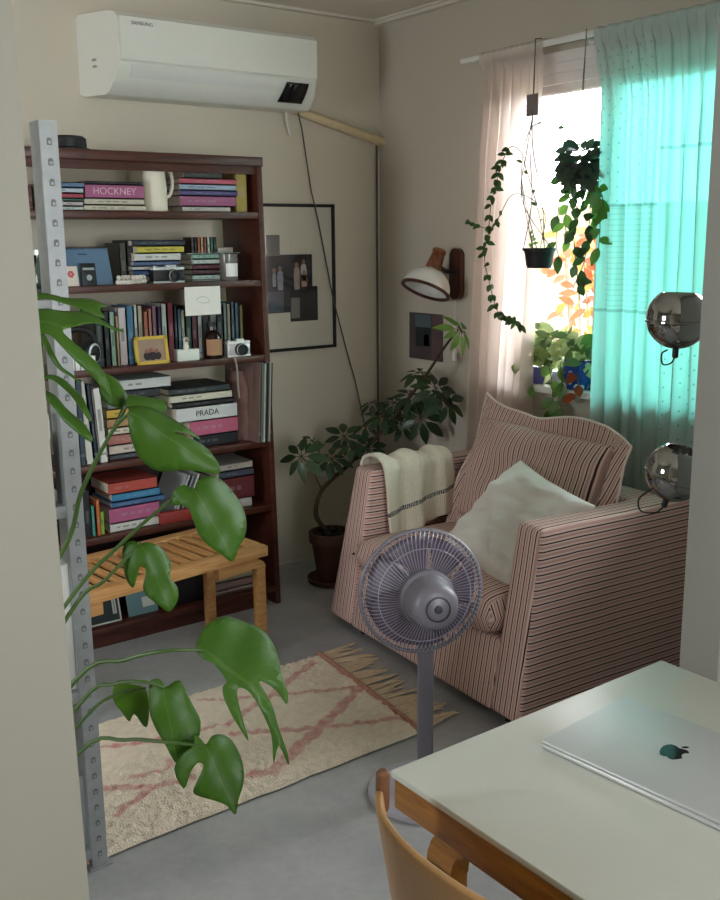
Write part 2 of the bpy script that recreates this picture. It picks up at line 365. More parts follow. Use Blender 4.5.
def mk_book(name_label, grp, c0, c1, hexc, up, spine=None, txt=None, pages=None, lean=0, yaw=0, name='book', cat='book', tcol='f2efe8', tsize=None):
    # c0,c1 opposite corners (x,y,z); up=True: upright (spine along z), else lying (spine along x)
    hexc = dull(hexc); x0, y0, z0 = c0; x1, y1, z1 = c1
    b = MB(); t = min(.003, (x1 - x0) * .18 if up else (z1 - z0) * .18); bv = .0008
    if up:
        b.box(x0, x0 + t, y0, y1, z0, z1, 0); b.box(x1 - t, x1, y0, y1, z0, z1, 0); b.box(x0, x1, y0, y0 + .003, z0, z1, 0)
        b.box(x0 + t, x1 - t, y0 + .003, y1 - .004, z0 + .002, z1 - .004, 1)
    else:
        b.box(x0, x1, y0, y1, z0, z0 + t, 0); b.box(x0, x1, y0, y1, z1 - t, z1, 0); b.box(x0, x1, y0, y0 + .003, z0, z1, 0)
        b.box(x0 + .004, x1 - .004, y0 + .003, y1 - .004, z0 + t, z1 - t, 1)
    rr = random.Random(int(abs(x0 * 9173 + z0 * 7919) * 100))
    if not txt:
        c = lin(hexc); bright = sum(c[:3]) > .75; mcol = mat('%02x%02x%02x' % tuple(int(int(hexc[i:i + 2], 16) * .62 + (20 if bright else 62)) for i in (0, 2, 4)), .7)
        if up:
            h = z1 - z0; a = z0 + h * rr.uniform(.3, .45); w = (x1 - x0)
            if w > .012: b.box(x0 + w * .3, x1 - w * .3, y0 - .0004, y0, a, a + h * rr.uniform(.15, .3), 2)
            if rr.random() < .5: b.box(x0, x1, y0 - .0004, y0, z0 + h * .1, z0 + h * .13, 2)
        else:
            w = x1 - x0; h = z1 - z0
            a = x0 + w * rr.uniform(.12, .3)
            for _ in range(rr.randint(2, 4)):
                l = w * rr.uniform(.05, .14); b.box(a, min(a + l, x1 - .01), y0 - .0004, y0, z0 + h * .40, z0 + h * .60, 2); a += l + .012
                if a > x1 - .03: break
    else: mcol = M['paper']
    piv = V((x0, y1, z0))
    if lean or yaw:
        mx = Matrix.Translation(piv) @ Matrix.Rotation(math.radians(yaw), 4, 'Z') @ Matrix.Rotation(math.radians(lean), 4, 'Y') @ Matrix.Translation(-piv)
        b.bm.transform(mx)
    o = b.build(name, [mat(hexc, .5, var=.05), M['paper'] if not pages else mat(pages, .9), mcol], smooth=False)
    tag(o, name_label, cat, grp)
    if txt:
        text_obj(txt, tsize or (z1 - z0) * .72, frame(((x0 + x1) / 2, y0 - .0005, (z0 + z1) / 2), (0, -1, 0), (1, 0, 0)), mat(tcol, .6), 'title', o)
    return o
def stack(items, z, grp, Y=3.64, dep=.2, name='book', cat='book'):
    for it in items:
        l, r, top, hx, lab = it[:5]; kw = it[5] if len(it) > 5 else {}
        yy = kw.pop('Y', Y); dd = kw.pop('dep', dep); nm, ct = kw.pop('name', name), kw.pop('cat', cat)
        zt = pt((l + r) / 2, top, Y=yy).z; x0, x1 = pt(l, top, Y=yy).x, pt(r, top, Y=yy).x
        mk_book(lab, grp, (x0, yy + random.uniform(0, .006), z + .0004), (x1, yy + dd + random.uniform(-.01, .01), max(zt, z + .004)), hx, False, name=nm, cat=ct, **kw); z = max(zt, z + .004)
    return z
def uprights(items, z, grp, Y=3.65, dep=.15, name='book', cat='book', mid=None):
    for it in items:
        l, r, top, hx, lab = it[:5]; kw = it[5] if len(it) > 5 else {}
        yy = kw.pop('Y', Y); dd = kw.pop('dep', dep); my = kw.pop('my', top + 20)
        x0, x1 = pt(l, my, Y=yy).x, pt(r, my, Y=yy).x; zt = pt((l + r) / 2, top, Y=yy).z
        mk_book(lab, grp, (x0 + .0004, yy + random.uniform(0, .008), z), (x1 - .0004, yy + dd, zt), hx, True, name=name, cat=cat, **kw)
# ---- top of the bookcase
b = MB(); x0, x1 = pt(54, 140, Y=3.7).x, pt(86, 140, Y=3.7).x
b.lathe([(.085, 0), (.085, .006), (.07, .012), (.068, .044), (.058, .052), (.0, .054)], Matrix.Translation(((x0 + x1) / 2, 3.73, 1.93)), 28); b.bm.transform(Matrix.Diagonal((1, 1, 1, 1)))
tag(b.build('hat', M['black']), 'black flat-crowned hat lying on top of the bookcase', 'hat')
# ---- shelf A
stack([(50, 83.5, 206, 'b9c4c0', 'pale grey-green lying book, lowest of the small stack left of the pink one'), (50, 83.5, 201, 'c2b2b4', 'greyish pink lying book second from the bottom, left of the pink title book'),
       (50, 83, 198.3, '2f6b52', 'thin dark green lying book under the red one on the top shelf'), (50, 83, 193, 'b8364a', 'red lying book in the small stack left of the pink title book'),
       (50, 83, 187.5, 'b7c6d8', 'pale blue lying book between the red and the mid blue one'), (50, 84, 182, '56789c', 'mid blue lying book, topmost beside the slotted metal post')], SHELF['A'], 'books lying on the top shelf', dep=.16)
stack([(84.5, 146, 205, 'd9cfb4', 'cream lying book, lowest under the pink title book'), (84.5, 144, 198.5, 'cfc6ac', 'cream lying book directly under the pink title book'),
       (85, 143.5, 184.5, 'b85a8a', 'thick pink lying book with white capital title on the top shelf', dict(txt='HOCKNEY', tcol='dcb2c8', tsize=.036)), (86, 142, 181.5, '2a2024', 'thin black lying book on top of the pink title book')], SHELF['A'], 'books lying on the top shelf', dep=.2)
# jug
jx = pt(155, 200, Y=3.69)
jug = thing('jug', 'tall cream ceramic jug with a side handle on the top shelf', 'jug', (jx.x, 3.69, SHELF['A']))
b = MB(); zt = pt(158, 164, Y=3.72).z - SHELF['A']; ww = (pt(168, 190, Y=3.72).x - pt(146, 190, Y=3.72).x) / 2
b.lathe([(ww * .95, 0), (ww * 1.02, .01), (ww, zt * .5), (ww * .86, zt * .9), (ww * .9, zt), (ww * .82, zt), (ww * .8, zt * .9), (ww * .9, .02), (.001, .015)], Matrix.Translation(jug.location), 28, cap1=False); b.build('body', M['cream'], jug)
b = MB(); j = V(jug.location); b.tube(bez([j + V((ww * .85, 0, zt * .88)), j + V((ww * 1.45, 0, zt * .86)), j + V((ww * 1.65, 0, zt * .6)), j + V((ww * 1.4, 0, zt * .36)), j + V((ww * .95, 0, zt * .3))], 16), .007, 8); b.build('handle', M['cream'], jug)
b = MB(); b.prism([(-.014, 0), (.0, .0), (.014, 0), (0, .03)], frame(j + V((-ww * .8, 0, zt - .02)), (0, 0, 1), (0, 1, 0)), .018); b.build('spout', M['cream'], jug)
stack([(183, 231, 206.5, 'c9c7bb', 'off-white lying book, lowest of the colourful stack right of the jug'), (180, 243, 196, 'b05a86', 'pink and teal lying book second from the bottom right of the jug'),
       (180, 240, 190.5, '5a4d8c', 'violet-blue lying book in the stack right of the jug'), (180, 241, 184.5, '9fb6cf', 'pale blue lying book in the stack right of the jug'),
       (180, 237, 178.5, 'd2566e', 'coral red lying book in the stack right of the jug'), (184, 222, 167.5, '4c4d48', 'thick charcoal lying book, topmost right of the jug')], SHELF['A'], 'books lying on the top shelf', Y=3.66, dep=.12)
mk_book('olive yellow picture book standing at the right end of the top shelf', 'books lying on the top shelf', (pt(237, 190, Y=3.7).x, 3.66, SHELF['A']), (pt(252, 190, Y=3.66).x, 3.86, pt(246, 166, Y=3.66).z), 'b39a3c', True, yaw=-8)
uprights([(29, 34, 186, '5e1f1c', 'dark red upright book, leftmost on the top shelf'), (35, 40, 184, '9a7b52', 'tan upright book beside the dark red one behind the slotted post'), (42, 47, 187, '6d7a58', 'olive green upright book behind the slotted post')], SHELF['A'], 'upright books at the left end', dep=.14)
b = MB(); q = pt(60, 190, Y=3.8); b.lathe([(.022, 0), (.024, .01), (.024, .12), (.016, .13), (.016, .15), (.001, .152)], Matrix.Translation((q.x, 3.87, SHELF['A'])), 20); tag(b.build('white_bottle', M['white']), 'white bottle standing behind the post on the top shelf', 'bottle')
# ---- shelf B
q0, q1 = pt(73, 289, Y=3.66).x, pt(116, 289, Y=3.66).x
cal = thing('desk_calendar', 'blue spiral desk calendar leaning back on the second shelf', 'calendar', ((q0 + q1) / 2, 3.72, SHELF['B']))
b = MB(); zt = pt(95, 246, Y=3.74).z - SHELF['B']
rot = Matrix.Translation((0, 3.68, SHELF['B'])) @ Matrix.Rotation(math.radians(-18), 4, 'X')
b.box(q0, q1, 0, .003, 0, zt, mx=rot); b.build('page', mat('5f7d98', .6, var=.05), cal)
b = MB(); rot2 = Matrix.Translation((0, 3.68 + .08, SHELF['B'])) @ Matrix.Rotation(math.radians(10), 4, 'X'); b.box(q0, q1, 0, .002, 0, zt * .97, mx=rot2); b.build('stand', M['dark'], cal)
b = MB()
for k in range(17):
    x = q0 + .01 + (q1 - q0 - .02) * k / 16; c = rot @ V((x, .001, zt)); b.tube([c + V((0, .006 * math.cos(a), .006 * math.sin(a))) for a in [i * math.pi / 4 for i in range(9)]], .0012, 5)
b.build('spiral', M['black'], cal)
b = MB(); b.box(q0 + .05, q0 + .085, -.0006, 0, zt * .82, zt * .85, mx=rot); b.build('printed_month', mat('24405a', .7), cal)
ph = thing('instant_photo', 'small black framed picture of a face leaning on the blue calendar', 'picture', (pt(90, 290, Y=3.65).x, 3.655, SHELF['B']))
p0, p1 = pt(83, 285, Y=3.65).x, pt(97.5, 285, Y=3.65).x; zt = pt(90, 263, Y=3.65).z - SHELF['B']; rot = Matrix.Translation((0, 3.65, SHELF['B'])) @ Matrix.Rotation(math.radians(-8), 4, 'X')
b = MB(); b.box(p0, p1, 0, .006, 0, zt, bev=.001, mx=rot); b.build('frame', M['black'], ph)
b = MB(); b.lathe([(.011, 0), (.011, .001)], rot @ frame(((p0 + p1) / 2, -.0001, zt * .36), (0, -1, 0)), 18); b.box(p0 + .006, p1 - .006, -.0008, 0, zt * .7, zt * .8, mx=rot); b.build('print', mat('9aa4a4', .6), ph)
rs = thing('greeting_card', 'small white card with a pink rose beside the slotted post', 'card', (pt(72, 290, Y=3.66).x, 3.67, SHELF['B']))
p0, p1 = pt(65, 280, Y=3.66).x, pt(79, 280, Y=3.66).x; zt = pt(72, 266, Y=3.66).z - SHELF['B']; rot = Matrix.Translation((0, 3.66, SHELF['B'])) @ Matrix.Rotation(math.radians(-10), 4, 'X')
b = MB(); b.box(p0, p1, 0, .004, 0, zt, mx=rot); b.build('sheet', mat('d8cfc0', .7), rs)
b = MB()
for a in range(6): b.lathe([(.006, 0), (.001, .0012)], rot @ frame(((p0 + p1) / 2 + .008 * math.cos(a), -.0001, zt * .6 + .008 * math.sin(a)), (0, -1, 0)), 10)
b.build('rose', mat('c25a6a', .6), rs)
uprights([(120, 127, 243, '55584a', 'olive grey upright book behind the yellow one, left', dict(Y=3.74, dep=.14)), (127.5, 134, 240, '2b2e2c', 'black upright book behind the stack with the yellow book', dict(Y=3.74, dep=.14))], SHELF['B'], 'books on the second shelf')
zz = stack([(134, 178, 283, '3d3a44', 'charcoal lying book, lowest of the stack behind the camera'), (133, 178, 276, '8a7d74', 'taupe lying book second from the bottom behind the camera'), (133, 179, 270, '2d4f86', 'blue lying book in the stack behind the camera'), (132, 180, 266, 'cfd0cf', 'pale grey lying book in the stack behind the camera'),
       (134, 180, 261, '4a6090', 'slate blue lying book under the white one'), (135, 181, 253, 'dcd9d2', 'white lying book under the yellow one'), (137, 184, 246, 'd3c534', 'yellow lying book in the stack above the camera'), (132, 185, 240, '2c3342', 'navy lying book, topmost over the yellow one')], SHELF['B'], 'books on the second shelf', Y=3.70, dep=.18)
# film camera
def camera_thing(l, r, top, base, zs, Y, body, topc, label, name, lens_u=.62):
    x0, x1 = pt(l, base, Y=Y).x, pt(r, base, Y=Y).x; zt = pt((l + r) / 2, top, Y=Y).z; h = zt - zs
    t = thing(name, label, 'camera', ((x0 + x1) / 2, Y + .02, zs))
    b = MB(); b.box(x0, x1, Y, Y + .035, zs, zs + h * .72, bev=.003); b.build('body', body, t)
    b = MB(); b.box(x0, x1, Y - .001, Y + .036, zs + h * .72, zs + h * .88, bev=.002); b.box(x0 + (x1 - x0) * .45, x0 + (x1 - x0) * .75, Y + .002, Y + .03, zs + h * .86, zs + h, bev=.003)
    b.lathe([(.007, 0), (.007, .006)], Matrix.Translation((x0 + .015, Y + .018, zs + h * .87)), 14); b.box(x0, x1, Y - .0005, Y + .0355, zs, zs + h * .1); b.build('top_plate', topc, t)
    lx = x0 + (x1 - x0) * lens_u; b = MB(); R = h * .36
    b.lathe([(R, 0), (R, .012), (R * .86, .02), (R * .84, .03), (R * .6, .03), (R * .55, .024), (.001, .024)], frame((lx, Y, zs + h * .4), (0, -1, 0)), 24); l_ = b.build('lens', M['black'], t)
    b = MB(); b.lathe([(R * .93, .0125), (R * .95, .016), (R * .88, .0195)], frame((lx, Y, zs + h * .4), (0, -1, 0)), 24, cap0=False, cap1=False); b.build('lens_ring', M['silver'], l_)
camera_thing(154, 185, 265, 286, SHELF['B'], 3.65, M['black'], M['silver'], 'vintage film camera with silver top in front of the lying books', 'film_camera')
b = MB()
rr = random.Random(3)
gl = thing('bead_garland', 'white wooden bead garland heaped on the second shelf beside the camera', 'beads', (pt(132, 288, Y=3.645).x, 3.645, SHELF['B']))
for k in range(22):
    p = pt(118 + 28 * ((k * .37) % 1), 287 - (0 if k < 13 else 5), Y=3.632 + .02 * (k % 3) * .7); c = V((p.x, p.y, SHELF['B'] + (.0095 if k < 13 else .026)))
    b.lathe([(.001, -.0095), (.006, -.0075), (.0095, 0), (.006, .0075), (.001, .0095)], Matrix.Translation(c), 10)
b.build('beads', M['offw'], gl)
# CDs and tapes
stack([(193, 223, 285 - 5.2 * (k + 1), c, lab, dict(name='disc_case', cat='disc case', Y=3.70, dep=.13)) for k, (c, lab) in enumerate((('cdd3cc', 'pale plastic disc case at the bottom of the stack by the candle'), ('b7cfc4', 'pale green disc case second from the bottom by the candle'), ('54282f', 'maroon disc case third from the bottom by the candle'), ('6a2a3a', 'wine red disc case fourth from the bottom by the candle'), ('c4d2c8', 'mint disc case third from the top by the candle'), ('8db6a4', 'green disc case second from the top by the candle')))] + [(188, 240, 253.5, '9cb4a8', 'wide grey-green flat box on top of the disc cases', dict(name='flat_box', cat='box', Y=3.70, dep=.13))], SHELF['B'], 'disc cases by the candle')
zz = pt(205, 253.3, Y=3.7).z
for k, (c, lab) in enumerate((('4b3a35', 'dark brown cassette, leftmost of the row on the disc cases'), ('1f2324', 'black cassette second from the left on the disc cases'), ('b4502f', 'orange-brown cassette third from the left on the disc cases'), ('c9a468', 'tan cassette in the middle of the row on the disc cases'), ('8f4630', 'rust cassette right of the tan one on the disc cases'), ('b9bfae', 'pale cassette third from the right on the disc cases'), ('3f6b58', 'green cassette second from the right on the disc cases'), ('2b3a3a', 'dark teal cassette, rightmost of the row on the disc cases'))):
    mk_book(lab, 'cassettes on the disc cases', (pt(191 + 3.2 * k, 245, Y=3.72).x, 3.72, zz + .001), (pt(194 + 3.2 * k, 245, Y=3.72).x, 3.79, pt(205, 237, Y=3.72).z), c, True, name='cassette', cat='cassette')
b = MB(); b.box(pt(218, 250, Y=3.72).x, pt(233, 250, Y=3.72).x, 3.72, 3.78, zz + .001, zz + .022, bev=.002); tag(b.build('small_box', mat('a79f95', .6)), 'small pale cardboard box beside the cassettes', 'box')
x0, x1 = pt(224.5, 270, Y=3.66).x, pt(241.5, 270, Y=3.66).x; R = (x1 - x0) / 2; zt = pt(233, 254, Y=3.66).z - SHELF['B']
cn = thing('candle_jar', 'grey candle jar with a white label at the right end of the second shelf', 'candle', ((x0 + x1) / 2, 3.66 + R, SHELF['B']))
b = MB(); b.lathe([(R * .95, 0), (R, .005), (R, zt), (R * .9, zt), (R * .9, zt * .75), (.001, zt * .74)], Matrix.Translation(cn.location), 28); b.build('jar', mat('6f6d66', .2), cn)
b = MB(); b.grid(lambda u, v: V(cn.location) + V((R * 1.01 * math.sin(-.75 + 1.5 * u), -R * 1.01 * math.cos(-.75 + 1.5 * u), zt * (.15 + .5 * v))), 10, 2); b.build('paper_label', M['white'], cn)
# ---- shelf C
hp = pt(82, 345, Y=3.66)
hd = thing('headphones', 'black over-ear headphones with silver rings behind the monstera leaf', 'headphones', (hp.x, 3.7, SHELF['C']))
rc = hp - V((0, 0, .01)); rc.y = 3.69
b = MB(); b.tube([rc + V((.068 * math.cos(a), .01, .058 * math.sin(a) + .01)) for a in [math.pi * i / 16 for i in range(-2, 19)]], .012, 10); b.build('headband', M['black'], hd)
for sx in (-.03, .045):
    b = MB(); mx_ = frame(rc + V((sx, .0, -.028)), (.55, -.8, 0)); b.lathe([(.04, -.02), (.046, -.01), (.046, .008), (.04, .016), (.001, .02)], mx_, 24); e_ = b.build('ear_cup', M['black'], hd)
    b = MB(); b.lathe([(.04, .0165), (.037, .0185), (.032, .0205)], mx_, 24, cap0=False, cap1=False); b.build('silver_ring', M['silver'], e_)
b = MB(); q0, q1 = pt(64, 364, Y=3.64).x, pt(96, 364, Y=3.64).x
tr = thing('wire_tray', 'small white grid tray under the headphones', 'tray', ((q0 + q1) / 2, 3.68, SHELF['C'])); zt = pt(80, 357, Y=3.64).z
b.box(q0, q1, 3.64, 3.72, SHELF['C'], zt, bev=.001); b.build('base', M['white'], tr)
b = MB()
for k in range(7): x = q0 + (q1 - q0) * k / 6; b.box(x - .0012, x + .0012, 3.6385, 3.7215, SHELF['C'], zt + .001)
b.build('grid_lines', M['dark'], tr)
CB = [(96, 104, 308, '24322f', 'dark green upright book left of the pale green one on the middle shelf'), (104.5, 110, 312, '1e2122', 'black upright book left of the pale green one on the middle shelf'), (110.5, 116, 312, '8fb09a', 'pale green upright book left of the yellow photo frame'), (116.2, 119, 316, 'b79a6a', 'narrow tan upright book left of the pinkish white one'), (119.2, 127.5, 308, 'd4c7c6', 'pinkish white upright book left of the blue one'),
      (127.8, 135, 306, '3f78a0', 'bright blue upright book behind the left edge of the yellow photo frame'), (135.3, 139, 305, 'cfcfc2', 'white upright book right of the bright blue one'), (139.2, 144, 306, 'b8b49a', 'beige upright book behind the yellow photo frame'), (144.3, 149, 312, 'b5624a', 'terracotta upright book behind the yellow photo frame'), (149.3, 153, 309, 'c07a62', 'coral upright book behind the yellow photo frame'), (153.3, 158, 306, '8a5a6e', 'mauve upright book behind the yellow photo frame'), (158.3, 162, 307, '3b2c4e', 'dark violet upright book behind the yellow photo frame'),
      (162.3, 168, 304, 'b5c2b4', 'pale sage upright book left of the maroon one'), (168.3, 174.5, 303, '7a2638', 'maroon upright book left of the hanging white card'), (174.8, 178, 306, '1f2226', 'narrow black upright book right of the maroon one'), (178.2, 182, 309, '3c6a86', 'teal blue upright book left of the hanging white card'), (182.2, 186, 310, 'cabf9c', 'cream upright book at the left edge of the hanging white card'), (186.2, 192, 306, '28453a', 'deep green upright book behind the white figurine box'), (192.2, 198, 312, '5a2a30', 'brownish red upright book under the hanging white card'), (198.2, 203, 311, 'a5a8a4', 'light grey upright book under the hanging white card'), (203.2, 210, 308, '30302e', 'charcoal upright book behind the brown bottle'), (210.2, 217, 306, '5f6660', 'grey upright book behind the brown bottle'), (217.2, 224, 306, '1d2523', 'black upright book right of the brown bottle'),
      (224.3, 228, 303, '6e7f74', 'grey-green upright book right of the brown bottle'), (228.2, 232, 304, '9b8f78', 'khaki upright book above the white pocket camera'), (232.2, 236, 302, '4c5a5c', 'slate upright book above the white pocket camera'), (236.2, 240, 303, '3d6685', 'blue upright book above the white pocket camera'), (240.2, 244, 305, '7d7440', 'olive upright book, rightmost on the middle shelf')]
uprights([(l, r, t, c, lab, dict(my=335)) for l, r, t, c, lab in CB], SHELF['C'], 'upright paperbacks on the middle shelf', Y=3.69, dep=.15)
def photo_stand(l, r, top, Y, zs, fr, label, name='photo_frame', tilt=-10):
    x0, x1 = pt(l, top + 15, Y=Y).x, pt(r, top + 15, Y=Y).x; h = pt((l + r) / 2, top, Y=Y).z - zs
    t = thing(name, label, 'photo frame', ((x0 + x1) / 2, Y + .02, zs)); R_ = Matrix.Translation((0, Y, zs)) @ Matrix.Rotation(math.radians(tilt), 4, 'X'); w = .013
    b = MB()
    for a in ((x0, x1, 0, w), (x0, x1, h - w, h), (x0, x0 + w, 0, h), (x1 - w, x1, 0, h)): b.box(a[0], a[1], 0, .012, a[2], a[3], mx=R_)
    b.build('frame', fr, t)
    b = MB(); b.box(x0 + w, x1 - w, .006, .01, w, h - w, mx=R_); b.build('mat_board', mat('9c8370', .7), t)
    b = MB(); cx = (x0 + x1) / 2
    for dx, dz, ra, mi in ((-.02, .46, .010, 1), (0, .5, .010, 1), (.021, .46, .010, 1), (-.02, .3, .017, 0), (.002, .3, .018, 0), (.024, .3, .016, 0)):
        b.lathe([(ra, 0), (ra * .7, .0015), (.0005, .002)], R_ @ frame((cx + dx, .0055, h * dz), (0, -1, 0)), 14, mi)
    b.build('people', [mat('2a2020', .7), mat('8c5f4c', .7)], t)
photo_stand(136.5, 169.5, 336, 3.64, SHELF['C'], mat('c9a93f', .5), 'yellow photo frame with people in it on the middle shelf')
x0, x1 = pt(178, 355, Y=3.65).x, pt(199.5, 355, Y=3.65).x; zt = pt(189, 349.5, Y=3.65).z
b = MB(); b.box(x0, x1, 3.65, 3.7, SHELF['C'], zt, bev=.001); tag(b.build('white_box', mat('d9dcd0', .6)), 'small white box under the figurine on the middle shelf', 'box')
fg = thing('figurine', 'tiny white figurine standing on the small white box', 'figurine', ((x0 + x1) / 2, 3.672, zt))
b = MB(); b.lathe([(.012, 0), (.013, .01), (.009, .02), (.011, .028), (.013, .037), (.009, .046), (.001, .05)], Matrix.Translation(fg.location), 18); b.build('body', M['offw'], fg)
b = MB(); b.lathe([(.009, 0), (.004, .003), (.001, .004)], frame(V(fg.location) + V((0, -.010, .036)), (0, -1, 0)), 12); b.build('face', mat('8e7a62', .6), fg)
bx = pt(212.5, 350, Y=3.67); R = (pt(221, 350, Y=3.67).x - pt(204, 350, Y=3.67).x) / 2; h = pt(212, 322, Y=3.67).z - SHELF['C']
bo = thing('brown_bottle', 'dark brown glass bottle with a tan label on the middle shelf', 'bottle', (bx.x, 3.67, SHELF['C']))
b = MB(); b.lathe([(R * .95, 0), (R, .005), (R, h * .58), (R * .8, h * .7), (R * .36, h * .78), (R * .34, h * .88)], Matrix.Translation(bo.location), 24); b.build('body', mat('20100a', .12), bo)
b = MB(); b.lathe([(R * .42, h * .88), (R * .42, h), (.001, h * 1.0)], Matrix.Translation(bo.location), 18); b.build('cap', M['black'], bo)
b = MB(); b.grid(lambda u, v: V(bo.location) + V((R * 1.015 * math.sin(-1.1 + 2.2 * u), -R * 1.015 * math.cos(-1.1 + 2.2 * u), h * (.1 + .44 * v))), 12, 2); b.build('paper_label', mat('a77f5c', .7), bo)
camera_thing(228, 250.5, 339, 355, SHELF['C'], 3.645, M['silver'], M['white'], 'white pocket camera at the right end of the middle shelf', 'pocket_camera', .55)
x0, x1 = pt(186, 300, Y=3.6).x, pt(221.5, 300, Y=3.6).x
b = MB(); b.box(x0, x1, 3.6085, 3.6105, pt(203, 315, Y=3.61).z, pt(203, 286.5, Y=3.61).z)
cdn = b.build('drawing_card', mat('e6e3da', .8, var=.02)); tag(cdn, 'white card with a pencil sketch fixed to the shelf edge', 'card')
b = MB(); cx, cz = (x0 + x1) / 2, pt(203, 300, Y=3.61).z
b.tube(bez([(cx - .03, 3.608, cz), (cx - .01, 3.608, cz + .014), (cx + .02, 3.608, cz + .008), (cx + .03, 3.608, cz - .008), (cx, 3.608, cz - .012), (cx - .02, 3.608, cz - .006)], 20), .0008, 4); b.build('sketch', mat('9b9b98', .8), cdn)
# ---- shelf D
uprights([(70, 77, 378, 'c8803a', 'orange spined upright book beside the slotted post', dict(my=420)), (78, 84, 380, '394a5a', 'dark blue-grey upright book left of the tall white ones', dict(my=420)), (84.5, 92.5, 381, 'dedad0', 'tall white upright book left of the lying books', dict(my=425, lean=-3)), (93.5, 97.5, 384, '2c3a4e', 'navy upright book between the tall white ones', dict(my=425, lean=-3)), (98.5, 106.5, 388, 'e3e0d8', 'tall white leaning book next to the colourful lying stack', dict(my=425, lean=-3))], SHELF['D'], 'tall books at the left of the fourth shelf', Y=3.65, dep=.2)
zz = stack([(110, 160, 452, '4c4a56', 'dark grey lying book, lowest in the stack behind the big leaf'), (109, 158, 443, 'd3bfb0', 'pale pink lying book near the bottom of the stack behind the big leaf'), (108, 156, 433, 'bb6e62', 'brick pink lying book in the stack behind the big leaf'), (108, 152, 426, 'd8cdb2', 'cream lying book in the stack behind the big leaf'), (107, 150, 417, 'b78a52', 'tan lying book under the yellow one behind the big leaf'), (107, 150, 408, 'dcae2e', 'yellow-orange lying book in the stack behind the big leaf'), (108, 155, 399, '7b7f86', 'grey lying book above the yellow-orange one'), (112, 160, 390, '2d2f35', 'black lying book under the white flat box')], SHELF['D'], 'books lying on the fourth shelf', Y=3.66)
stack([(120, 171, 378, 'cfd0cc', 'white flat box on top of the books behind the big leaf', dict(name='flat_box', cat='box'))], zz, 'books lying on the fourth shelf', Y=3.66)
stack([(194, 238, 434, '1b1c22', 'thick black lying book, lowest in the stack with the pink book'), (190, 238, 419, 'cc5a7d', 'thick pink lying book under the white title book'), (176, 237, 405.5, 'd6d8d4', 'thick white lying book with black capital title', dict(txt='PRADA', tcol='1a1a1a', tsize=.034)), (172, 234, 400.5, '17181b', 'thin black lying book on the white title book'), (170, 232, 393, 'd4cfb6', 'cream lying book near the top of the stack with the pink book'), (168, 230, 386.5, '33383a', 'dark slate lying book, topmost of the stack with the pink book')], SHELF['D'], 'books lying on the fourth shelf', Y=3.66, dep=.22)
# cloth bag
b = MB(); x0, x1 = pt(239, 410, Y=3.68).x, pt(254, 410, Y=3.68).x; zt = pt(243, 372, Y=3.68).z
def bagf(u, v):
    a = 2 * math.pi * u; n = noise.noise(V((math.cos(a) * 1.5, math.sin(a) * 1.5, v * 4))) * .012; s = 1 - .35 * v ** 3
    return V(((x0 + x1) / 2 + ((x1 - x0) / 2 * s + n) * math.cos(a), 3.76 + (.085 * s + n) * math.sin(a), SHELF['D'] + .001 + (zt - SHELF['D']) * v))
b.grid(bagf, 28, 14); bmesh.ops.remove_doubles(b.bm, verts=b.bm.verts, dist=.0005)
bg_ = b.build('cloth_bag', mat('7d5f58', .9, var=.22, scale=18, bump=.4)); tag(bg_, 'dusty pink crumpled cloth bag between the lying books and the records', 'bag')
b = MB(); q = pt(234, 350, Y=3.612); b.tube(bez([V((q.x, 3.611, pt(234, 357, Y=3.61).z)), pt(237, 368, Y=3.608), pt(238, 385, Y=3.61), pt(239.5, 398, Y=3.61)], 12), .004, 6); tag(b.build('strap', mat('8a8378', .8)), 'grey wrist strap hanging from the shelf edge below the pocket camera', 'strap')
for k, (c, lab) in enumerate((('86685e', 'dusty pink-brown record sleeve, leftmost of the records on the fourth shelf'), ('35312e', 'black record sleeve second from the left'), ('8da27e', 'pale green record sleeve third from the left'), ('d0cdb8', 'ivory record sleeve fourth from the left'), ('2f4a6c', 'blue record sleeve in the middle of the records'), ('1b2126', 'black record sleeve right of the blue one'), ('b9b39a', 'beige record sleeve second from the right'), ('2e2a2c', 'charcoal record sleeve, rightmost of the records'))):
    l = 256.5 + 1.75 * k; zt = pt(258, 363, Y=3.6).z
    mk_book(lab, 'records on the fourth shelf', (pt(l, 405, Y=3.6).x, 3.595 + .004 * (k % 3), SHELF['D']), (pt(l + 1.6, 405, Y=3.6).x, 3.89, zt - .004 * (k % 2)), c, True, name='record_sleeve', cat='record', lean=3.0)
# ---- shelf E
stack([(110, 159, 520, 'd8d6cc', 'white lying book, lowest of the stack above the bench'), (109, 159, 505, 'c2588a', 'pink lying book in the stack above the bench'), (111, 165, 498.5, '3f6aa0', 'mid blue lying book in the stack above the bench'), (112, 160, 491, '2f86b8', 'bright blue lying book under the red-orange one above the bench'), (108, 157, 480, 'c8483a', 'thick red-orange lying book, topmost of the stack above the bench')], SHELF['E'], 'books lying on the fifth shelf', Y=3.65)
uprights([(92, 96, 506, '3a9a8c', 'small teal upright book left of the stack above the bench'), (96.2, 101, 500, 'd86a2c', 'small orange upright book left of the stack above the bench'), (101.2, 106, 512, 'a6cc3a', 'small lime green upright book left of the stack above the bench'), (84, 91.5, 492, '1c1e24', 'black upright book beside the slotted post on the fifth shelf')], SHELF['E'], 'small books on the fifth shelf', dep=.1)
for k, (c, lab) in enumerate((('c9cbc8', 'pale grey leaning magazine left of the big round leaf'), ('8d9296', 'grey leaning magazine left of the big round leaf'), ('d6d3ca', 'off-white leaning magazine behind the big round leaf'))):
    mk_book(lab, 'magazines leaning on the fifth shelf', (pt(172 + 5 * k, 500, Y=3.66).x, 3.66, SHELF['E'] + .006), (pt(174.5 + 5 * k, 500, Y=3.66).x, 3.88, SHELF['E'] + .2), c, True, name='magazine', cat='magazine', lean=24)
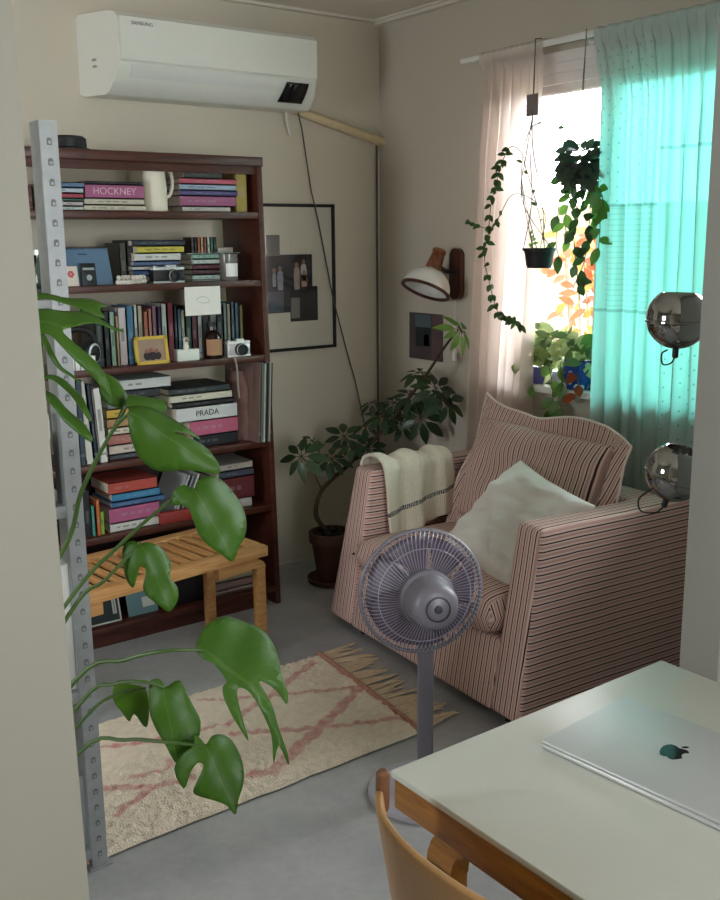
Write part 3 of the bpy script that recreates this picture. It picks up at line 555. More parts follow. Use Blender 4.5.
stack([(222, 252, 499, 'b9b4a8', 'grey-white lying book, lowest at the right end of the fifth shelf'), (220, 254, 477, '6b1f24', 'thick dark red lying book at the right end of the fifth shelf'), (219, 254, 470, '3e4254', 'slate lying book above the dark red one at the right end'), (218, 253, 463, 'a89f94', 'beige lying book, topmost at the right end of the fifth shelf')], SHELF['E'], 'books at the right end of the fifth shelf', Y=3.66)
b = MB(); b.box(pt(160, 525, Y=3.64).x, pt(196, 525, Y=3.64).x, 3.63, 3.66, SHELF['E'], pt(178, 511, Y=3.63).z, bev=.002); tag(b.build('red_box', mat('8c2a24', .6)), 'flat red box in front of the leaning magazines', 'box')
# ---- shelf F
def sleeve(l, r, top, Y, hx, label, deco, tilt=-14, group=None):
    x0, x1 = pt(l, top + 18, Y=Y).x, pt(r, top + 18, Y=Y).x; h = pt((l + r) / 2, top, Y=Y).z - SHELF['F']; R_ = Matrix.Translation((0, Y, SHELF['F'])) @ Matrix.Rotation(math.radians(tilt), 4, 'X')
    t = thing('album_cover', label, 'album', ((x0 + x1) / 2, Y + .02, SHELF['F']), 0, group)
    b = MB(); b.box(x0, x1, 0, .004, 0, h, mx=R_); b.build('sleeve', mat(hx, .6), t)
    b = MB()
    for (a0, a1, c0, c1) in deco: b.box(x0 + (x1 - x0) * a0, x0 + (x1 - x0) * a1, -.0006, .0, h * c0, h * c1, mx=R_)
    b.build('print', mat('b9c0b8', .6), t)
sleeve(82, 121, 586, 3.66, '1e2a2a', 'dark green album cover with white border under the bench', [(0, 1, .96, 1), (0, 1, 0, .04), (.96, 1, 0, 1), (.8, .84, .2, .9), (.86, .9, .2, .9), (.35, .55, .35, .55)])
sleeve(128, 158, 582, 3.67, '5e7f84', 'grey-teal album cover beside the dark green one under the bench', [(.1, .4, .7, .9), (.5, .9, .2, .5)])
b = MB(); x0, x1 = pt(166, 590, Y=3.66).x, pt(205, 590, Y=3.66).x; b.box(x0, x1, 3.66, 3.86, SHELF['F'], SHELF['F'] + .2, bev=.01); tag(b.build('storage_bin', M['black']), 'black storage bin on the bottom shelf under the bench', 'bin')
b = MB(); x0, x1 = pt(214, 590, Y=3.65).x, pt(256, 590, Y=3.65).x
stack([(214, 255, 597, '8c8478', 'grey-brown magazine, lowest of the pile behind the bench leg', dict(name='magazine', cat='magazine')), (213, 254, 588, 'b9a89a', 'pale magazine in the pile behind the bench leg', dict(name='magazine', cat='magazine')), (214, 256, 580, '9d7f74', 'pinkish magazine in the pile behind the bench leg', dict(name='magazine', cat='magazine')), (213, 253, 571, 'a69a84', 'beige magazine in the pile behind the bench leg', dict(name='magazine', cat='magazine')), (215, 254, 563, 'b8ad92', 'yellowish magazine, topmost of the pile behind the bench leg', dict(name='magazine', cat='magazine'))], SHELF['F'], 'magazines on the bottom shelf', Y=3.66)
# ================================================================== BENCH
be = thing('bench', 'slatted birch bench standing in front of the bookcase', 'bench', (1.895, 3.155, 0), math.radians(7))
BLN, BDP, BH = .93, .40, .45
b = MB(); b.box(-BLN, 0, 0, .055, BH - .042, BH, bev=.004); b.box(-BLN, 0, BDP - .055, BDP, BH - .042, BH, bev=.004); b.box(-.035, 0, .055, BDP - .055, BH - .042, BH, bev=.002); b.box(-BLN, -BLN + .035, .055, BDP - .055, BH - .042, BH, bev=.002)
b.build('frame', M['birch'], be, local=True)
b = MB(); n = 16
for k in range(n):
    x = -BLN + .045 + (BLN - .09) * k / (n - 1); b.box(x - .0155, x + .0155, .053, BDP - .053, BH - .018, BH - .003, bev=.002)
b.build('slats', M['birchy'], be, local=True)
def lleg(x, y, s):
    b = MB(); b.box(x - .02, x + .02, y - .016, y + .016, 0, BH - .075, bev=.003)
    path = [(x, 0)]; pr = None
    for i in range(7):
        a = math.pi / 2 * i / 6; cx = x - s * .05; cz = BH - .09
        ox, oz = cx + s * (.07) * math.cos(a), cz + .048 * math.sin(a); ix, iz = cx + s * .03 * math.cos(a), cz + .008 * math.sin(a)
        r = [b.bm.verts.new(p) for p in ((ox, y - .018, oz), (ox, y + .018, oz), (ix, y + .018, iz), (ix, y - .018, iz))]
        if pr: b.skin(pr, r)
        else: b.cap(r, 0, True)
        pr = r
    b.cap(pr); b.box(min(x - s * .05, x - s * .2), max(x - s * .05, x - s * .2), y - .018, y + .018, BH - .088, BH - .042)
    return b
for x, s in ((-.025, 1), (-BLN + .025, -1)):
    for y in (.03, BDP - .03): lleg(x, y, s).build('leg', M['birch'], be, local=True)
# ================================================================== PICTURES
f = [pt(264, 204, Y=BW - .015), pt(333, 204.5, Y=BW - .015), pt(334, 347, Y=BW - .015)]
fx0, fx1, fz0, fz1 = 2.31, f[1].x + .004, f[2].z, f[1].z
pf = thing('picture_frame', 'large black framed print with a dark photo of people right of the bookcase', 'picture', ((fx0 + fx1) / 2, BW - .012, fz0))
b = MB(); w = .014; Yp = BW - .024
for a in ((fx0, fx1, fz0, fz0 + w), (fx0, fx1, fz1 - w, fz1), (fx0, fx0 + w, fz0, fz1), (fx1 - w, fx1, fz0, fz1)): b.box(a[0], a[1], Yp, BW - .002, a[2], a[3], bev=.001)
b.build('frame', M['black'], pf)
b = MB(); b.box(fx0 + .01, fx1 - .01, BW - .012, BW - .006, fz0 + .01, fz1 - .01); b.build('mat_board', mat('cfc8b6', .7, var=.02), pf)
def rect(b, l, r, t, bt, mi, dy=0):
    p, q = pt(l, t, Y=BW - .0135), pt(r, bt, Y=BW - .0135); b.box(p.x, q.x, BW - .0135 - dy, BW - .012, q.z, p.z, mi)
b = MB(); rect(b, 266, 313, 255, 311, 0); rect(b, 290, 318, 287, 320, 1, .0003); rect(b, 266, 280, 235, 256, 2, .0002); rect(b, 291, 300, 298, 318, 3, .0005)
rect(b, 266, 284, 292, 312, 4, .0004)
b.build('photo_print', [mat('23262a', .6), mat('191a1c', .6), mat('6c6c68', .6), mat('77756e', .6), mat('4c5560', .6)], pf)
b = MB()
for px, py, w_, h_, mi in ((296.5, 266, 8, 26, 0), (303.5, 263, 8, 20, 3), (304, 274, 8, 14, 1), (280, 270, 8, 22, 2), (274, 272, 5, 16, 2)):
    p = pt(px, py, Y=BW - .0145); k = .0043; w2, h2 = w_ * k / 2, h_ * k
    b.prism([(-w2 * .8, -h2), (w2 * .8, -h2), (w2, -h2 * .45), (w2 * .8, -h2 * .12), (w2 * .25, -.002), (-w2 * .25, -.002), (-w2 * .8, -h2 * .12), (-w2, -h2 * .45)], frame(p, (0, -1, 0), (1, 0, 0)), .0005, mi)
    b.prism([(2.2 * k * math.cos(t * .6), .006 + 3 * k * math.sin(t * .6)) for t in range(10)], frame(p, (0, -1, 0), (1, 0, 0)), .0006, 4)
b.build('people', [mat('9d8f88', .7), mat('b58f80', .7), mat('8f939a', .7), mat('b0a7a0', .7), mat('8a6a58', .7)], pf)
b = MB(); b.box(fx0 + .012, fx1 - .012, BW - .0185, BW - .0165, fz0 + .012, fz1 - .012); b.build('glass', glassy('ffffff', rough=.0), pf)
a_ = pt(410, 312, X=XW); c_ = pt(443, 362, X=XW)
pr_ = thing('wall_print', 'small unframed dark print pinned under the wall lamp', 'print', (XW - .002, (a_.y + c_.y) / 2, c_.z))
b = MB(); b.box(XW - .004, XW - .001, c_.y, a_.y, c_.z, a_.z); b.build('sheet', mat('4b3f42', .7, var=.15, scale=8), pr_)
def rw(b, u0, u1, v0, v1, mi): b.box(XW - .0046, XW - .004, a_.y + (c_.y - a_.y) * u1, a_.y + (c_.y - a_.y) * u0, a_.z + (c_.z - a_.z) * v1, a_.z + (c_.z - a_.z) * v0, mi)
b = MB(); rw(b, .18, .66, .03, .3, 0); rw(b, .2, .66, .3, .72, 1); rw(b, .45, .6, .45, .7, 2); rw(b, .68, .98, .02, .98, 3); b.build('image', [mat('4f5f64', .6), mat('1f2528', .6), mat('8b9296', .6), mat('5e484a', .6)], pr_)
# ================================================================== WALL LAMP
lp = thing('wall_lamp', 'wall lamp with wooden mount and white dome shade beside the window', 'lamp', (XW, 3.53, 1.35))
p = pt(456, 274, X=XW - .02); H2 = (pt(456, 249, X=XW).z - pt(456, 300, X=XW).z) / 2
b = MB(); prf = []
for i in range(24):
    a = 2 * math.pi * i / 24; r = .038; prf.append((r * math.cos(a), (H2 - r) * (1 if math.sin(a) >= 0 else -1) + r * math.sin(a)))
b.prism(prf, frame((XW - .001, p.y, p.z), (-1, 0, 0), (0, 1, 0)), .028); b.build('wall_mount', M['palisander'], lp)
top = pt(437, 258, X=XW - .12)
ax = (-_up * .82 + (CAMP - V((3, 3.5, 1.6))).normalized() * .27 - _R * .30).normalized()
b = MB(); b.tube([V((XW - .025, p.y, p.z + .01)), V((XW - .07, p.y + .01, p.z + .012)), top + ax * .03], .011, 10); b.build('arm', M['black'], lp)
b = MB(); b.lathe([(.025, -.042), (.032, -.038), (.033, -.026), (.027, -.020), (.030, -.016), (.037, .05), (.034, .056)], frame(top, ax), 24); b.build('socket', M['teak'], lp)
R = .112; mxs = frame(top + ax * .054, ax)
pr = [(.022, 0)] + [(R * math.sin(a), R * .92 * (1 - math.cos(a))) for a in [math.pi / 2 * i / 10 for i in range(3, 11)]]
pr += [(r - .004, z) for r, z in pr[::-1]]
b = MB(); b.lathe(pr, mxs, 36, cap0=False, cap1=False); shd = b.build('lamp_shade', leaf_mat('e8e6e0', 'efeee8', 0, .15, .3), lp)
b = MB(); zr = R * .92; b.lathe([(R - .009, zr - .004), (R + .003, zr - .004), (R + .004, zr + .007), (R - .009, zr + .007), (R - .009, zr - .004)], mxs, 36, cap0=False, cap1=False); b.build('rim', M['palisander'], shd)
b = MB(); b.lathe([(.012, .0), (.014, .02), (.026, .045), (.024, .065), (.001, .078)], mxs, 18); b.build('bulb', M['white'], lp)
b = MB(); q = pt(455, 300, X=XW - .03); q2 = pt(454.5, 352, X=XW - .03); b.tube([q, q2], .0016, 5); cdl = b.build('pull_cord', M['white'], lp)
b = MB(); b.lathe([(.009, -.04), (.01, -.036), (.01, 0), (.004, .006)], Matrix.Translation(q2), 12); b.build('cord_weight', M['white'], cdl)
# ================================================================== CURTAINS
def fabric(kind):
    mt, nt, b, N, L = new_mat('curtain_cloth')
    tc = N.new('ShaderNodeTexCoord'); sx = N.new('ShaderNodeSeparateXYZ'); L.new(tc.outputs['UV'], sx.inputs[0]); u, v = sx.outputs[0], sx.outputs[1]
    base = lin('efe2da') if kind == 'pink' else lin('d3dcd6'); col = base
    nz = N.new('ShaderNodeTexNoise'); nz.inputs['Scale'].default_value = 200; L.new(tc.outputs['UV'], nz.inputs['Vector'])
    col = mixc(nt, mth(nt, 'MULTIPLY', nz.outputs['Fac'], .12), base, (.5, .5, .5, 1))
    if kind == 'teal':
        du = mth(nt, 'SUBTRACT', mth(nt, 'FRACT', mth(nt, 'DIVIDE', u, .022)), .5); row = mth(nt, 'MULTIPLY', mth(nt, 'FLOOR', mth(nt, 'DIVIDE', v, .026)), .5)
        du = mth(nt, 'SUBTRACT', mth(nt, 'FRACT', mth(nt, 'ADD', mth(nt, 'DIVIDE', u, .034), row)), .5); dv = mth(nt, 'SUBTRACT', mth(nt, 'FRACT', mth(nt, 'DIVIDE', v, .026)), .5)
        dot = mth(nt, 'LESS_THAN', mth(nt, 'ADD', mth(nt, 'MULTIPLY', mth(nt, 'MULTIPLY', du, du), 7.0), mth(nt, 'MULTIPLY', dv, dv)), .028)
        def band(x, lo, hi): return mth(nt, 'MULTIPLY', mth(nt, 'GREATER_THAN', x, lo), mth(nt, 'LESS_THAN', x, hi))
        z1 = mth(nt, 'MULTIPLY', band(u, 0, .42), band(v, 1.72, 2.3)); z2 = mth(nt, 'MULTIPLY', band(u, .48, .95), band(v, .72, 1.32))
        f = mth(nt, 'MULTIPLY', dot, mth(nt, 'ADD', z1, z2))
        tuck = mth(nt, 'MULTIPLY', mth(nt, 'LESS_THAN', mth(nt, 'FRACT', mth(nt, 'DIVIDE', v, .02)), .22), mth(nt, 'MULTIPLY', band(u, 0.05, .40), band(v, 1.33, 1.71)))
        seam = mth(nt, 'ADD', mth(nt, 'MULTIPLY', band(v, 1.708, 1.72), band(u, 0, .42)), mth(nt, 'ADD', mth(nt, 'MULTIPLY', band(v, 1.90, 1.912), band(u, .42, 2)), band(v, 1.318, 1.33)))
        f = mth(nt, 'MINIMUM', mth(nt, 'ADD', mth(nt, 'MULTIPLY', f, .6), mth(nt, 'ADD', mth(nt, 'MULTIPLY', tuck, .25), mth(nt, 'MULTIPLY', seam, .55))), 1)
        col = mixc(nt, f, col, (.22, .26, .25, 1))
    L.new(col, b.inputs['Base Color']); b.inputs['Roughness'].default_value = .9; b.inputs['Specular IOR Level'].default_value = .1
    tr = N.new('ShaderNodeBsdfTranslucent'); L.new(col, tr.inputs[0]); ms = N.new('ShaderNodeMixShader'); ms.inputs[0].default_value = .74 if kind == 'pink' else .5
    L.new(b.outputs[0], ms.inputs[1]); L.new(tr.outputs[0], ms.inputs[2])
    tp = N.new('ShaderNodeBsdfTransparent'); m2 = N.new('ShaderNodeMixShader'); m2.inputs[0].default_value = .3 if kind == 'pink' else .04
    L.new(ms.outputs[0], m2.inputs[1]); L.new(tp.outputs[0], m2.inputs[2]); L.new(m2.outputs[0], N['Material Output'].inputs[0])
    return mt
RZ, RXX = 2.345, XW - .085
b = MB(); b.tube([(RXX, 3.37, RZ), (RXX, 1.6, RZ)], .0125, 12); rod = thing('curtain_rod', 'white metal curtain rod above the window', 'curtain rod', (RXX, 2.5, RZ)); b.build('rod', M['white'], rod)
for y in (3.33, 2.72):
    b = MB(); b.tube([(XW, y, RZ - .0), (RXX + .01, y, RZ)], .008, 8); b.lathe([(.022, 0), (.022, .006)], frame((XW, y, RZ), (-1, 0, 0)), 14); b.build('bracket', M['white'], rod)
def curtain(name, label, yl, yr, kind, ztop, zbot, folds, ph, grp):
    # yl(v), yr(v): left/right edge with v=0 at the rod, 1 at the hem
    t = thing(name, label, 'curtain', (RXX, (yl(0) + yr(0)) / 2, zbot), 0, grp); b = MB(); wid = abs(yr(0) - yl(0)) * 1.5
    def fn(u, v):
        y = yl(v) + (yr(v) - yl(v)) * (u + .012 * math.sin(2 * math.pi * folds * u * 2 + ph))
        am = (.006 + (.028 if kind == 'pink' else .020) * min(1, v * 5)) * (1 + .3 * math.sin(7 * u + ph))
        x = RXX + am * math.sin(2 * math.pi * folds * (u + .02 * math.sin(5 * u + 2 * v)) + ph) + .008 * math.sin(23 * u + 4 * v) * min(1, v * 4)
        if v < .03: x = RXX - .016
        return V((x - .002, y, ztop + (zbot - ztop) * v))
    b.grid(fn, folds * 16, 60, uvfn=lambda u, v: (u * wid, ztop + (zbot - ztop) * v)); c = b.build('cloth', fabric(kind), t, ang=180)
    b = MB(); b.grid(lambda u, v: V((RXX + .016 * math.cos(math.pi * v) * 1.0 * (-1), yl(0) + (yr(0) - yl(0)) * u, RZ + .017 * math.sin(math.pi * v) + .003 * math.sin(70 * u))), folds * 8, 8, uvfn=lambda u, v: (u * wid, 2.34)); b.build('rod_pocket', fabric(kind), t, ang=180)
    return t
def L_(*pts):
    def f(v):
        for (a, x), (c, y) in zip(pts, pts[1:]):
            if v <= c: t = (v - a) / (c - a); t = t * t * (3 - 2 * t); return x + (y - x) * t
        return pts[-1][1]
    return f
curtain('curtain', 'pale pink-white curtain gathered at the left side of the window', L_((0, 3.25), (.1, 3.24), (1, 3.30)), L_((0, 2.885), (.4, 2.90), (.75, 2.93), (1, 2.96)), 'pink', RZ, .35, 7, .4, 'window curtains')
curtain('curtain', 'turquoise backlit curtain with dotted bands at the right side of the window', L_((0, 2.635), (.15, 2.585), (.5, 2.575), (1, 2.56)), L_((0, 1.97), (1, 1.95)), 'teal', RZ, .35, 9, 2.2, 'window curtains')
# ================================================================== ARMCHAIR
def stripes():
    mt, nt, b, N, L = new_mat('striped_cotton')
    tc = N.new('ShaderNodeTexCoord'); sx = N.new('ShaderNodeSeparateXYZ'); L.new(tc.outputs['UV'], sx.inputs[0])
    nz = N.new('ShaderNodeTexNoise'); nz.inputs['Scale'].default_value = 6; L.new(tc.outputs['Object'], nz.inputs['Vector'])
    u = mth(nt, 'ADD', sx.outputs[0], mth(nt, 'MULTIPLY', mth(nt, 'SUBTRACT', nz.outputs['Fac'], .5), .006))
    f = mth(nt, 'FRACT', mth(nt, 'DIVIDE', u, .0245))
    d = mth(nt, 'LESS_THAN', f, .20); pk = mth(nt, 'MULTIPLY', mth(nt, 'GREATER_THAN', f, .46), mth(nt, 'LESS_THAN', f, .80))
    n2 = N.new('ShaderNodeTexNoise'); n2.inputs['Scale'].default_value = 250; L.new(tc.outputs['Object'], n2.inputs['Vector'])
    base = mixc(nt, n2.outputs['Fac'], lin('d2b8ac'), lin('e4cec3'))
    c = mixc(nt, mth(nt, 'MULTIPLY', pk, .75), base, lin('b98780')); c = mixc(nt, d, c, lin('4e2a31'))
    L.new(c, b.inputs['Base Color']); b.inputs['Roughness'].default_value = .9; b.inputs['Specular IOR Level'].default_value = .15
    return mt
ST = stripes()
AC = thing('armchair', 'wide armchair in pink fabric with dark stripes under the window', 'armchair', (2.205, 2.655, 0), math.radians(-4.5))
def stripe_uv(b, rule):
    u = b.uvl(); b.bm.normal_update()
    for f in b.bm.faces:
        for lp in f.loops: lp[u].uv = rule(lp.vert.co, f.normal)
def rule_arm(c, n):
    if abs(n.x) > .6: return (c.y, c.z)
    if abs(n.y) > .55: return (c.z, c.x)
    return (.69 + c.y * 1.0, c.x)
def rule_body(c, n): return (c.y, c.z) if abs(n.y) < .75 else (c.x, c.z)
XB, ZT, ZB = .765, .69, .05
fxs = lambda z: .105 * (z - ZB) / (ZT - ZB)
for s in (1, -1):
    b = MB(); yo = lambda z: (.625 - .06 * (z - ZB) / (ZT - ZB)) if s > 0 else -(.585 - .03 * (z - ZB) / (ZT - ZB)); yi = .445 if s > 0 else -.435
    c = []
    for back in (0, 1):
        for yy in (0, 1):
            for z in (ZB, ZT): c.append(V((XB + (.012 if s > 0 else .055) if back else fxs(z), (yo(z) if yy else yi), z)))
    b.hexa(c, bev=.022, seg=4); bmesh.ops.recalc_face_normals(b.bm, faces=b.bm.faces); stripe_uv(b, rule_arm); b.build('arm', ST, AC, local=True, ang=60)
b = MB(); c = [V((x, y, z)) for x in (0, 1) for y in (-.437, .447) for z in (ZB, .29)]
c = [V((fxs(p.z) + .004 if p.x == 0 else .5, p.y, p.z)) for p in c]; b.hexa(c, bev=.01, seg=2); bmesh.ops.recalc_face_normals(b.bm, faces=b.bm.faces); stripe_uv(b, rule_body); b.build('front_rail', ST, AC, local=True, ang=60)
b = MB(); b.box(XB - .14, XB + .005, -.437, .447, ZB, ZT + .0, bev=.02, seg=4); bmesh.ops.recalc_face_normals(b.bm, faces=b.bm.faces); stripe_uv(b, rule_body); b.build('back_frame', ST, AC, local=True, ang=60)
def pad(b, O, ex, ey, ez, a, c, h, n=26, pw=4, wr=0, seed=0, corner=0, mi=0):
    # cushion: half sizes a (ex), c (ey), h (ez)
    for sg in (1, -1):
        def fn(u, v):
            x, y = 2 * u - 1, 2 * v - 1
            x = math.copysign(abs(x) ** .8, x); y = math.copysign(abs(y) ** .8, y)
            e = max(0, (1 - abs(x) ** pw) * (1 - abs(y) ** pw)) ** .42
            px = x * (1 - corner * (1 - y * y)); py = y * (1 - corner * (1 - x * x))
            nn = wr * (noise.noise(V((x * 1.7 + seed, y * 1.7, seed))) + .6 * noise.noise(V((x * 5 + seed, y * 2.4 + x * 2, seed + 3)))) * e
            return O + ex * (px * a) + ey * (py * c) + ez * (sg * (h * e) + nn)
        b.grid(fn, n, n, mi)
    bmesh.ops.remove_doubles(b.bm, verts=b.bm.verts, dist=.0004)
EX, EY, EZ = V((1, 0, 0)), V((0, 1, 0)), V((0, 0, 1))
b = MB(); pad(b, V((.335, 0, .365)), EX, EY, EZ, .335, .434, .085, pw=9, wr=.006, seed=2); bmesh.ops.recalc_face_normals(b.bm, faces=b.bm.faces)
stripe_uv(b, rule_body); b.build('seat_cushion', ST, AC, local=True, ang=60)
# back cushion: leaning, with a wavy flange
bo_ = V((.58, 0, .66)); up_ = V((.36, 0, .93)).normalized(); nb = V((-.93, 0, .36)).normalized()
b = MB(); pad(b, bo_ + nb * .03, EY, up_, nb, .36, .21, .075, pw=5, wr=.022, seed=5); bmesh.ops.recalc_face_normals(b.bm, faces=b.bm.faces)
stripe_uv(b, lambda c, n: (c.y, c.z)); bc = b.build('back_cushion', ST, AC, local=True, ang=70)
b = MB()
def flange(u, v):
    # u around the perimeter, v outwards
    P = [(-1, -1), (1, -1), (1, 1), (-1, 1), (-1, -1)]; k = min(3, int(u * 4)); t = u * 4 - k
    x = P[k][0] + (P[k + 1][0] - P[k][0]) * t; y = P[k][1] + (P[k + 1][1] - P[k][1]) * t
    ext = .06; ty = .205 + ext * v
    if y > .6:
        s = (y - .6) / .4; yy = x * .40
        wave = .035 * max(0, (yy - .22) / .18) ** 2 + .012 * math.exp(-((yy + .17) / .13) ** 2) - .035 * max(0, (-yy - .24) / .16) ** 2 - .012 * math.exp(-((yy - .06) / .1) ** 2)
    else: s = 0; wave = 0
    q = bo_ + EY * (x * (.355 + ext * v) - .012) + up_ * (y * ty + (wave * v + .0) * s * 1.3) + nb * (.03 + (.012 * math.sin(17 * u + 3) + .010 * math.sin(41 * u)) * v)
    return q
for off in (.006, -.006):
    b.grid(lambda u, v: flange(u, v) + nb * off * (1 - .5 * v), 120, 6)
bmesh.ops.recalc_face_normals(b.bm, faces=b.bm.faces); stripe_uv(b, lambda c, n: (c.y + .3 * c.z * (abs(c.y) > .36), c.z)); b.build('ruffle', ST, bc, local=True, ang=80)
b = MB(); b.tube([flange(i / 160, 1.0) for i in range(161)], .005, 6); b.build('piping', mat('e2d2ca', .9), bc, local=True)
for x in (.08, XB - .08):
    for y in (-.46, .46):
        b = MB(); b.lathe([(.018, 0), (.025, ZB + .01)], Matrix.Translation((x, y, 0)), 14); b.build('foot', M['black'], AC, local=True)
AM = AC.matrix_basis.copy() if False else (Matrix.Translation(AC.location) @ Matrix.Rotation(AC.rotation_euler.z, 4, 'Z'))
# white cushion
T3, Lc, Rc = pt(527, 466, X=2.70), pt(449, 548, X=2.44), pt(602, 512, X=2.60)
e1 = (Lc - T3); e2 = (Rc - T3); c0 = T3 + e1 * .5 + e2 * .5; nn_ = e1.cross(e2).normalized()
if nn_.dot(CAMP - c0) < 0: nn_ = -nn_
b = MB(); pad(b, c0 + nn_ * .04, e1.normalized(), e2.normalized(), nn_, e1.length / 2, e2.length / 2, .085, n=60, pw=3, wr=.03, seed=9, corner=.06)
o = b.build('throw_pillow', mat('f0ebe6', .95, var=.01, scale=9, bump=1.0, stretch=(1, 2.6, 1.6)), ang=80); tag(o, 'crumpled white throw pillow leaning in the striped armchair', 'pillow')
# knitted throw over the far arm
b = MB(); ya, yb = .445, .565; zt_ = ZT
def thr(s, t):      # s 0..1 along the drape (outer hem, over the arm, inner hem), t 0..1 front to back
    x = .15 + .35 * t; lo, li = .06, (.30 - .10 * t)
    tot = lo + .135 + li; d = s * tot; r = .012
    if d < lo: p = V((x, yb + .012, zt_ - (lo - d))); n = V((0, 1, .1))
    elif d < lo + .135:
        k = (d - lo) / .135; p = V((x, yb + .012 - (yb - ya + .024) * k, zt_ + .004 + .022 * math.sin(math.pi * k) ** .7)); n = V((0, .5 - k, 1))
    else:
        k = (d - lo - .135); p = V((x + .06 * k, ya - .012 - .03 * (k / .3), zt_ - k)); n = V((0, -1, .1))
    n.normalize(); w = .010 * math.sin(t * 15 + s * 2) + .003 * math.sin(t * 37 + 1 + 3 * s) + .006 * noise.noise(V((s * 6, t * 6, 2)))
    return p + n * (.016 + w)
b.grid(thr, 60, 60, 0, uvfn=lambda s, t: (s, t))
b.bm.transform(AM)
def knit():
    mt, nt, bb, N, L = new_mat('knit'); tc = N.new('ShaderNodeTexCoord'); sx = N.new('ShaderNodeSeparateXYZ'); L.new(tc.outputs['UV'], sx.inputs[0])
    nz = N.new('ShaderNodeTexNoise'); nz.inputs['Scale'].default_value = 90; L.new(tc.outputs['UV'], nz.inputs['Vector'])
    w = mth(nt, 'SINE', mth(nt, 'MULTIPLY', sx.outputs[1], 300)); h = mth(nt, 'ADD', mth(nt, 'MULTIPLY', w, .3), nz.outputs['Fac'])
    s = sx.outputs[0]; f = mth(nt, 'MULTIPLY', mth(nt, 'MULTIPLY', mth(nt, 'GREATER_THAN', s, .745), mth(nt, 'LESS_THAN', s, .785)), mth(nt, 'GREATER_THAN', mth(nt, 'ADD', nz.outputs['Fac'], mth(nt, 'MULTIPLY', w, .15)), .42))
    c = mixc(nt, f, lin('e3dac6'), lin('4d4c56')); L.new(c, bb.inputs['Base Color']); bb.inputs['Roughness'].default_value = 1
    bp = N.new('ShaderNodeBump'); bp.inputs['Strength'].default_value = .6; bp.inputs['Distance'].default_value = .006; L.new(h, bp.inputs['Height']); L.new(bp.outputs[0], bb.inputs['Normal'])
    return mt
o = b.build('throw_blanket', knit(), ang=80); o.modifiers.new('thick', 'SOLIDIFY').thickness = .012; tag(o, 'cream knitted throw with a dark stripe draped over the far chair arm', 'blanket')
# ================================================================== RUG
def rugp(px, py): p = pt(px, py, Z=0); return V((p.x, p.y))
c00, c10, c11, c01 = V((.62, 2.29)), V((1.945, 2.305)), V((2.03, 3.02)), V((.62, 2.99))
R2 = lambda x, y: rugp(100 + x / 1.8, 600 + y / 1.8)
segs = [(R2(385, 120), R2(300, 185), 1), (R2(300, 185), R2(228, 232), 1), (R2(228, 232), R2(60, 268), .7), (R2(470, 165), R2(400, 235), 1.3), (R2(400, 235), R2(310, 318), 1.3), (R2(310, 318), R2(268, 325), 1), (R2(180, 190), R2(320, 180), .7), (R2(320, 180), R2(470, 165), .9),
        (R2(0, 275), R2(110, 262), .8), (R2(235, 250), R2(390, 240), .9), (R2(390, 240), R2(572, 218), .9), (R2(0, 350), R2(100, 345), .9), (R2(100, 345), R2(165, 330), .8), (R2(165, 330), R2(120, 300), .7), (R2(100, 345), R2(30, 395), 1), (R2(110, 262), R2(228, 232), .6), (R2(60, 330), R2(165, 300), .8)]
rug = thing('rug', 'shaggy cream rug with pink diamond lines and a fringe on the floor', 'rug', (1.3, 2.65, 0))
b = MB(); NU, NV = 210, 120; cl = b.bm.loops.layers.float_color.new('Col')
def rg(u, v):
    p = c00 * (1 - u) * (1 - v) + c10 * u * (1 - v) + c11 * u * v + c01 * (1 - u) * v
    e = min(1, min(u, 1 - u) * NU / 2, min(v, 1 - v) * NV / 2)
    z = .006 + e * (.013 + .007 * noise.noise(V((p.x * 60, p.y * 60, 0))) + .006 * noise.noise(V((p.x * 22, p.y * 26, 3)))) + random.uniform(-.0012, .0012) * e
    return V((p.x + .006 * noise.noise(V((p.x * 9, p.y * 9, 5))), p.y + .006 * noise.noise(V((p.x * 9, p.y * 9, 8))), z))
b.grid(rg, NU, NV)
cr, pk, dk = V((.80, .68, .54)), V((.58, .19, .20)), V((.60, .28, .26))
for f in b.bm.faces:
    for lp in f.loops:
        c = lp.vert.co; q = V((c.x + .012 * noise.noise(V((c.x * 25, c.y * 25, 1))), c.y + .012 * noise.noise(V((c.x * 25, c.y * 25, 2))))); w = 0
        for a, e, s in segs:
            d = e - a; t = max(0, min(1, (q - a).dot(d) / d.length_squared)); ds = (q - (a + d * t)).length
            w = max(w, max(0, min(1, (.019 * s - ds) / .008)))
        w *= .6 + .4 * noise.noise(V((c.x * 40, c.y * 40, 9)))
        edge = 1 if c.x < .86 and noise.noise(V((c.x * 14, c.y * 20, 4))) > -.05 else 0
        k = cr * (1 + .10 * noise.noise(V((c.x * 35, c.y * 35, 7)))); k = k.lerp(pk, max(0, min(1, w))); k = k.lerp(dk, .6 * edge); lp[cl] = (k.x, k.y, k.z, 1)
mt, nt, pb, N, L = new_mat('rug_pile'); at = N.new('ShaderNodeVertexColor'); at.layer_name = 'Col'; L.new(at.outputs[0], pb.inputs['Base Color']); pb.inputs['Roughness'].default_value = 1; pb.inputs['Specular IOR Level'].default_value = .05
nz = N.new('ShaderNodeTexNoise'); nz.inputs['Scale'].default_value = 160; tc = N.new('ShaderNodeTexCoord'); L.new(tc.outputs['Object'], nz.inputs['Vector']); bp = N.new('ShaderNodeBump'); bp.inputs['Strength'].default_value = .8; bp.inputs['Distance'].default_value = .01; L.new(nz.outputs['Fac'], bp.inputs['Height']); L.new(bp.outputs[0], pb.inputs['Normal'])
b.build('pile', mt, rug, ang=180)
b = MB()
